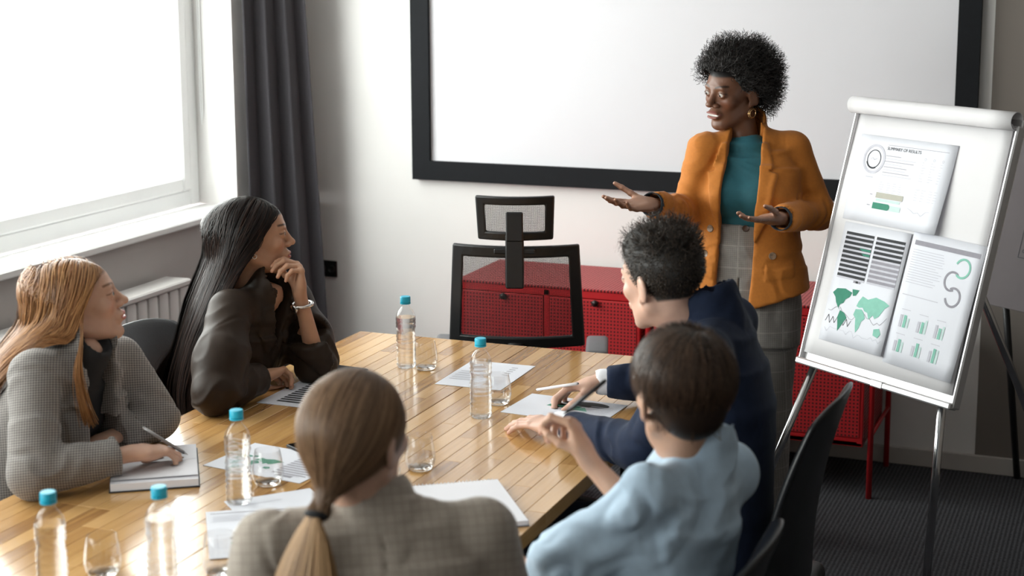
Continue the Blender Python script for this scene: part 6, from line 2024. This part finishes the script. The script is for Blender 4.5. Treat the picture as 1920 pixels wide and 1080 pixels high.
    MB().tube([Vector(tw + back * .006 + Rh[:, 0] * .0155 * math.cos(a) + nrm(np.cross(Rh[:, 0], nrm(down + back * .5))) * .0135 * math.sin(a) - np.array(root.location)) for a in np.linspace(0, 6.283, 20)[:-1]], .0062, 8, closed=True).build('hair_tie', mat('hair_tie_black', (.01, .01, .012), .8, noise=(60, .1)), root)


# ================================================================== person with short brown hair in a light blue shirt, from behind
def blueshirt():
    D = 3.02
    O = at(1276, 742, D); Rh = frame(128, -6, 0); s = 1.07
    skin = (0.60, 0.36, 0.25)
    shL, shR = at(1205, 930, D - .09), at(1362, 888, D + .17); mid = (shR + shL) / 2
    rgt = nrm((shR - shL) * [1, 1, 0]); up = V3(0, 0, 1); f0 = nrm(np.cross(up, rgt))
    pel = V3(-.93, 2.80, .565); spine = nrm(mid - pel); R_t = np.stack([rgt, nrm(np.cross(spine, rgt)), spine], 1); fwd = R_t[:, 1]
    root = empty('person', (pel[0], pel[1], 0), label='seated person with short brown hair in a light blue shirt, seen from behind', cat='person')
    neck = mid + spine * .060 + fwd * .015
    elL = at(1066, 1060, D - .04); wrL = elL + V3(.02, .16, -.17)
    wrR = at(1104, 864, D + .10); elR = at(1228, 1000, D + .05)
    fR = nrm(at(1072, 790, D + .12) - wrR); tips = []
    head = head_piece(O, Rh, s, skin, hair=(.040, .022, .014), neck=.046, neck_to=neck - spine * .05, h=.0028)
    hR = hand_piece(wrR, fR, -CAM_R * 1.0 + CAM_F * .35 + CAM_U * .1, True, [(48, 62, 26), (62, 74, 34), (70, 78, 36), (76, 78, 36)], (22, 44, 22), .3, .88, skin, elbow=elR, r_w=.0245, r_e=.038, tips=tips)
    hL = hand_piece(wrL, nrm(wrL - elL), V3(0, 0, -1), False, [(14, 22, 14)] * 4, (35, 10, 15), .7, .95, skin, elbow=elL, r_w=.025, r_e=.036, h=.003)
    cV, cF = core_piece([(mid - spine * .08, shR, .04, .035), (mid - spine * .08, shL, .04, .035), (shR, elR, .034, .03), (shL, elL, .034, .03), (mid - spine * .06, neck, .04, .04)],
                        [[(pel, .12, .09), (pel + spine * .22, .09, .06), (mid - spine * .10, .10, .06)]], rgt, fwd, pel - .4, neck + V3(.4, .5, .1))
    V, F, C_ = join([head, hR, hL, (cV, cF, skin)])
    np_mesh('body', on_table(V), F, skin_mat('skin_light'), root, C_)
    eyes(O, Rh, s, root, ('dark', (.02, .012, .008)))
    A = np.array([elR, elL, shR, shL, neck, pel])
    st = [(pel - spine * .02, .170, .125), (pel + spine * .12, .165, .130), (pel + spine * .24, .165, .128), (mid - spine * .14, .178, .125), (mid - spine * .06, .172, .110), (mid, .135, .080)]
    S = jacket_sdf(A.min(0) - V3(.22, .22, .12), A.max(0) + V3(.16, .16, .10), .006, st, rgt, fwd, mid, neck, [], up=spine, R_t=R_t)
    for sh, el in ((shR, elR), (shL, elL)):
        S.comb(cone(mid + (sh - mid) * .35 + spine * .010, sh, .056, .050), .03)
        S.comb(cone(sh, sh + (el - sh) * (1.0 if el is elL else .93), .062, .066), .022)
        if el is elL: S.comb(cone(el, el + (wrL - el) * .45, .066, .050), .02)
    collar_ring(S, neck, spine, fwd, .050, .066, .030, .012)
    raw = S.d.copy()
    fn, lo, hi = local_field(neck, R_t, lambda u, v, w: np.sqrt(u * u + (v + .01) ** 2) - (.082 - .35 * w), neck - .15, neck + .1)
    sl, XYZ = S.region(lo, hi, 0); S.d[sl] = np.minimum(S.d[sl], np.maximum(raw[sl] - .006, fn(*XYZ)))
    S.comb(cone(neck - spine * .03, neck + spine * .14, .050, .054), .003, 's')
    for sh, el in ((shR, elR),):
        d_ = nrm(el - sh); e_ = sh + (el - sh) * .93; S.comb(cone(e_ + d_ * .0, e_ + d_ * .09, .050, .060), .003, 's')
    V, F = S.mesh(); V = relax(V, F, 2, .4)
    V = folds(V, F, .011, rgt * .9 - spine * .5, 9, 3.2, seed=51)
    V = folds(V, F, .006, nrm(elL - shL), 18, 5, mask=limb_mask(V, shL, elL, .10, .06), seed=53)
    M_BS = mat('shirt_light_blue_cotton', (.50, .65, .80), .8, noise=(50, .05), bump=(700, .2, .0008), sheen=.1)
    np_mesh('shirt', on_table(V), F, M_BS, root)
    J = seated_legs(pel, f0, rgt, kn_d=.42, foot_back=.02); trousers_shoes(root, J, f0, mat('trousers_black_plain', (.015, .015, .017), .85, noise=(80, .08)), [(pel - up * .02, .155, .115), (pel + up * .10, .14, .11)], rgt, mat('shoe_black_leather'))
    # hair: falls from the crown, tapered at the nape
    rs = np.random.RandomState(52); n = 4500
    cond = lambda p: (p[:, 2] > .055 - 1.0 * np.clip(.070 - p[:, 1], 0, .125)) & (p[:, 2] > -.036) & ~((np.abs(p[:, 0]) > .050) & (p[:, 1] > -.035) & (p[:, 2] < .040))
    rp, rn = scalp_points(n, rs, -.06, cond)
    cw_ = np.array([.012, -.055, .112]); d0 = rp - cw_; d0 -= rn * np.sum(d0 * rn, 1, keepdims=True); d0 = nrm_rows(nrm_rows(d0) + rn * .10 + rs.randn(n, 3) * .06)
    ln = np.clip(.100 - .080 * np.clip((.070 - rp[:, 2]) / .09, 0, 1), .018, .12) * (.85 + .3 * rs.rand(n))
    hc = [(O + Rh @ (np.array([0, -.018, .038]) * s), np.array([.0745, .096, .079]) * s, Rh), (O + Rh @ (np.array([0, -.03, -.03]) * s), np.array([.055, .062, .075]) * s, Rh)]
    P = grow(O + (rp * s) @ Rh.T, d0 @ Rh.T, 12, ln, hc, rs, .10, .004 + .014 * rs.rand(n), None, curl=.03, cling=(hc[0][0], hc[0][1], Rh, .7, -.12))
    m = hair_mat('hair_dark_brown_short', .42, .35)
    S = SDF((-.11, -.15, -.12), (.11, .12, .15), .004)
    S.comb(ell((0, -.018, .038), (.080, .102, .086)), 0); S.comb(ell((0, -.055, -.02), (.056, .048, .050)), .03)
    for sx in (-1, 1): S.comb(ell((sx * .080, .0, -.012), (.022, .034, .042)), .01, 's')
    S.comb(local_field((0, 0, 0), np.eye(3), lambda u, v, w: w - (.058 - 1.0 * np.clip(.070 - v, 0, .135)) + 0 * u, V3(-.2, -.2, -.2), V3(.2, .2, .2)), .003, 's')
    V, F = S.mesh(); V = O + (V * s) @ Rh.T
    hr = np_mesh('hair', V, F, m, root, np.full((len(V), 3), 1.0) * np.array((.026, .015, .010)))
    ribbons('strands', P, .0019, O, m, hr, hair_cols(n, (.040, .022, .014), .3, rs, (.11, .062, .038)), .3).location = (0, 0, 0)
    q = (tips[0] + tips[4]) / 2; dz = float((q - CAM_P) @ CAM_F)
    pen(at(1056, 778, dz - .01), at(1137, 712, dz + .01), .0042, mat('pen_black_plastic', (.015, .015, .017), .3, noise=(20, .05)), 'black pen held up by the person in light blue', mat('pen_black_plastic'))


# ================================================================== man in a navy jacket, leaning on the table
def navyman():
    D = 3.90
    O = at(1240, 528, D); Rh = frame(151, -8, 3); s = 1.08
    skin = (0.62, 0.39, 0.30)
    shL, shR = at(1318, 672, D - .17), at(1372, 604, D + .19); mid = (shR + shL) / 2
    rgt = nrm((shR - shL) * [1, 1, 0]); up = V3(0, 0, 1); f0 = nrm(np.cross(up, rgt))
    pel = V3(-0.94, 3.69, .565); spine = nrm(mid - pel); R_t = np.stack([rgt, nrm(np.cross(spine, rgt)), spine], 1); fwd = R_t[:, 1]
    root = empty('person', (pel[0], pel[1], 0), label='seated dark-haired man in a navy jacket leaning over the table with a pen', cat='person')
    neck = mid + spine * .055 + fwd * .035
    elL, wrL = onz(1206, 842, .812), onz(1052, 797, .800)
    elR, wrR = onz(1250, 716, .815), onz(1128, 716, .815)
    fL = nrm(onz(960, 786, .782) - wrL); fR = nrm(onz(1030, 735, .785) - wrR); tips = []
    head = head_piece(O, Rh, s, skin, brow=(.03, .02, .015), hair=(.022, .017, .014), neck=.054, neck_to=neck - spine * .05, jaw=1.05)
    hL = hand_piece(wrL, fL, V3(0, .1, -1), False, [(8, 14, 8), (6, 12, 8), (6, 14, 8), (8, 18, 10)], (38, 6, 12), .7, 1.05, skin, elbow=wrL + (elL - wrL) * .4, r_w=.027, r_e=.031)
    hR = hand_piece(wrR, fR, V3(-.1, -.35, -1), True, [(30, 40, 20), (34, 44, 22), (38, 46, 26), (42, 48, 28)], (30, 34, 14), .5, 1.05, skin, elbow=wrR + (elR - wrR) * .4, r_w=.027, r_e=.031, tips=tips)
    cV, cF = core_piece([(mid - spine * .08, shR, .05, .042), (mid - spine * .08, shL, .05, .042), (shR, elR, .04, .034), (shL, elL, .04, .034), (elR, wrR, .03, .025), (elL, wrL, .03, .025), (mid - spine * .06, neck, .05, .05)],
                        [[(pel, .13, .10), (pel + spine * .25, .11, .08), (mid - spine * .10, .12, .08)]], rgt, fwd, pel - .5, neck + V3(.4, .6, .1))
    V, F, C_ = join([head, hL, hR, (cV, cF, skin)])
    np_mesh('body', on_table(V), F, skin_mat('skin_fair'), root, C_)
    eyes(O, Rh, s, root, ('dark', (.02, .012, .008)))
    # white shirt: collar and cuffs
    M_WS = mat('shirt_white_cotton', (.78, .78, .82), .75, noise=(50, .03), bump=(700, .15, .0006))
    S = SDF(mid - V3(.28, .28, .30), neck + V3(.25, .25, .08), .006)
    S.comb(loft([(mid - spine * .28, .13, .09), (mid - spine * .12, .14, .095), (mid - spine * .03, .11, .07)], rgt, fwd), 0); S.comb(cone(mid, neck - spine * .005, .07, .064), .02)
    S.comb(cone(neck - spine * .02, neck + spine * .14, .058, .062), .003, 's')
    V, F = S.mesh(); np_mesh('shirt', V, F, M_WS, root)
    for wr, el in ((wrL, elL), (wrR, elR)):
        d_ = nrm(wr - el); S = SDF(wr - .12, wr + .12, .0035)
        S.comb(cone(wr - d_ * .055, wr - d_ * .002, .0385, .037), .0); S.comb(cone(wr - d_ * .02, wr + d_ * .06, .0295, .030), .002, 's')
        V, F = S.mesh(); np_mesh('shirt_cuff', on_table(V), F, M_WS, root)
    A = np.array([elR, wrR, elL, wrL, shR, shL, neck, pel])
    st = [(pel - spine * .02, .185, .135), (pel + spine * .10, .18, .138), (pel + spine * .28, .185, .140), (mid - spine * .16, .200, .140), (mid - spine * .07, .195, .120), (mid, .15, .088)]
    S = jacket_sdf(A.min(0) - V3(.22, .26, .14), A.max(0) + V3(.24, .16, .10), .0054, st, rgt, fwd, mid, neck, [(shR, elR, wrR), (shL, elL, wrL)], (.070, .058, .044), up=spine, R_t=R_t, end=.16, shoulder_r=.058)
    collar_ring(S, neck, spine, fwd, .060, .078, .026, .014)
    raw = S.d.copy()
    fn, lo, hi = local_field(neck, R_t, lambda u, v, w: np.sqrt(u * u + (v + .01) ** 2) - (.096 - .35 * w), neck - .16, neck + .1)
    sl, XYZ = S.region(lo, hi, 0); S.d[sl] = np.minimum(S.d[sl], np.maximum(raw[sl] - .008, fn(*XYZ)))
    S.comb(cone(neck - spine * .03, neck + spine * .14, .060, .064), .003, 's')
    zz = [.10, -.05, -.30, -.60]; hw = [.06, .05, .02, .03]
    S.comb(local_field(mid, R_t, lambda u, v, w: np.maximum(np.maximum(np.abs(u) - np.interp(w, zz[::-1], hw[::-1]).astype(np.float32), -v), v - .18), mid - .7, mid + .4), .003, 's')
    for wr, el in ((wrL, elL), (wrR, elR)):
        d_ = nrm(wr - el); cu = wr + (el - wr) * .16; cut_sleeve(S, cu + d_ * .014, d_)
    V, F = S.mesh(); V = relax(V, F, 4, .4)
    V = folds(V, F, .008, nrm(elL - shL) + fwd * .3, 17, 5, mask=np.maximum(limb_mask(V, elL, elL, .15, .07), limb_mask(V, elR, elR, .13, .07)), seed=61)
    V = folds(V, F, .003, rgt + spine * .4, 8, 2.5, seed=62)
    M_NV = mat('jacket_navy_wool', (.008, .016, .042), .85, noise=(60, .12), bump=(800, .2, .0008), sheen=.03, spec=.3)
    np_mesh('jacket', on_table(V), F, M_NV, root)
    J = seated_legs(pel, f0, rgt); trousers_shoes(root, J, f0, mat('trousers_navy_plain', (.010, .016, .034), .85, noise=(80, .08)), [(pel - up * .02, .16, .12), (pel + up * .10, .15, .12)], rgt, mat('shoe_black_leather'))
    # hair: clipped sides, longer tousled top swept forward
    rs = np.random.RandomState(63); n = 4500
    cond = lambda p: (p[:, 2] > .066 - 1.0 * np.clip(.070 - p[:, 1], 0, .128)) & (p[:, 2] > -.060)
    rp, rn = scalp_points(n, rs, -.065, cond)
    topw = np.clip((rp[:, 2] - .055) / .04, 0, 1)
    d0 = nrm_rows(rn * (.25 + .75 * topw)[:, None] + np.stack([.10 * np.ones(n), .85 * topw + .05, -.55 * (1 - topw)], 1) + rs.randn(n, 3) * .16)
    ln = (.012 + .044 * topw) * (.8 + .4 * rs.rand(n)) + .010 * topw * vnoise(rp * 40)
    hc = [(O + Rh @ (np.array([0, -.018, .038]) * s), np.array([.0745, .096, .079]) * s, Rh)]
    P = grow(O + (rp * s) @ Rh.T, d0 @ Rh.T, 9, ln, hc, rs, .05, .002 + .004 * rs.rand(n) + .034 * topw * rs.rand(n), None, curl=.20, cling=(hc[0][0], hc[0][1], Rh, .24, -.2))
    m = hair_mat('hair_man_dark', .45, .35)
    S = SDF((-.11, -.15, -.12), (.11, .13, .16), .004)
    S.comb(ell((0, -.018, .038), (.0765, .098, .081)), 0); S.comb(ell((0, .005, .080), (.062, .082, .055)), .02)
    S.comb(local_field((0, 0, 0), np.eye(3), lambda u, v, w: w - (.070 - 1.0 * np.clip(.070 - v, 0, .132)) + 0 * u, V3(-.2, -.2, -.2), V3(.2, .2, .2)), .003, 's')
    V, F = S.mesh(); V = V + vnormals(V, F) * (.004 * vnoise(V * 55) * np.clip((V[:, 2] - .05) / .03, 0, 1))[:, None]; V = O + (V * s) @ Rh.T
    hr = np_mesh('hair', V, F, m, root, np.full((len(V), 3), 1.0) * np.array((.014, .011, .009)))
    ribbons('strands', P, .0018, O, m, hr, hair_cols(n, (.024, .018, .014), .3, rs, (.075, .052, .038)), .35).location = (0, 0, 0)
    q = (tips[0] + tips[4]) / 2; dz = float((q - CAM_P) @ CAM_F)
    pen(onz(1004, 731, .768), at(1084, 719, dz - .05), .0042, mat('pen_white_plastic', (.70, .68, .70), .35, noise=(20, .03)), 'white pen in the man\'s right hand')


ponytail()
blueshirt()
navyman()
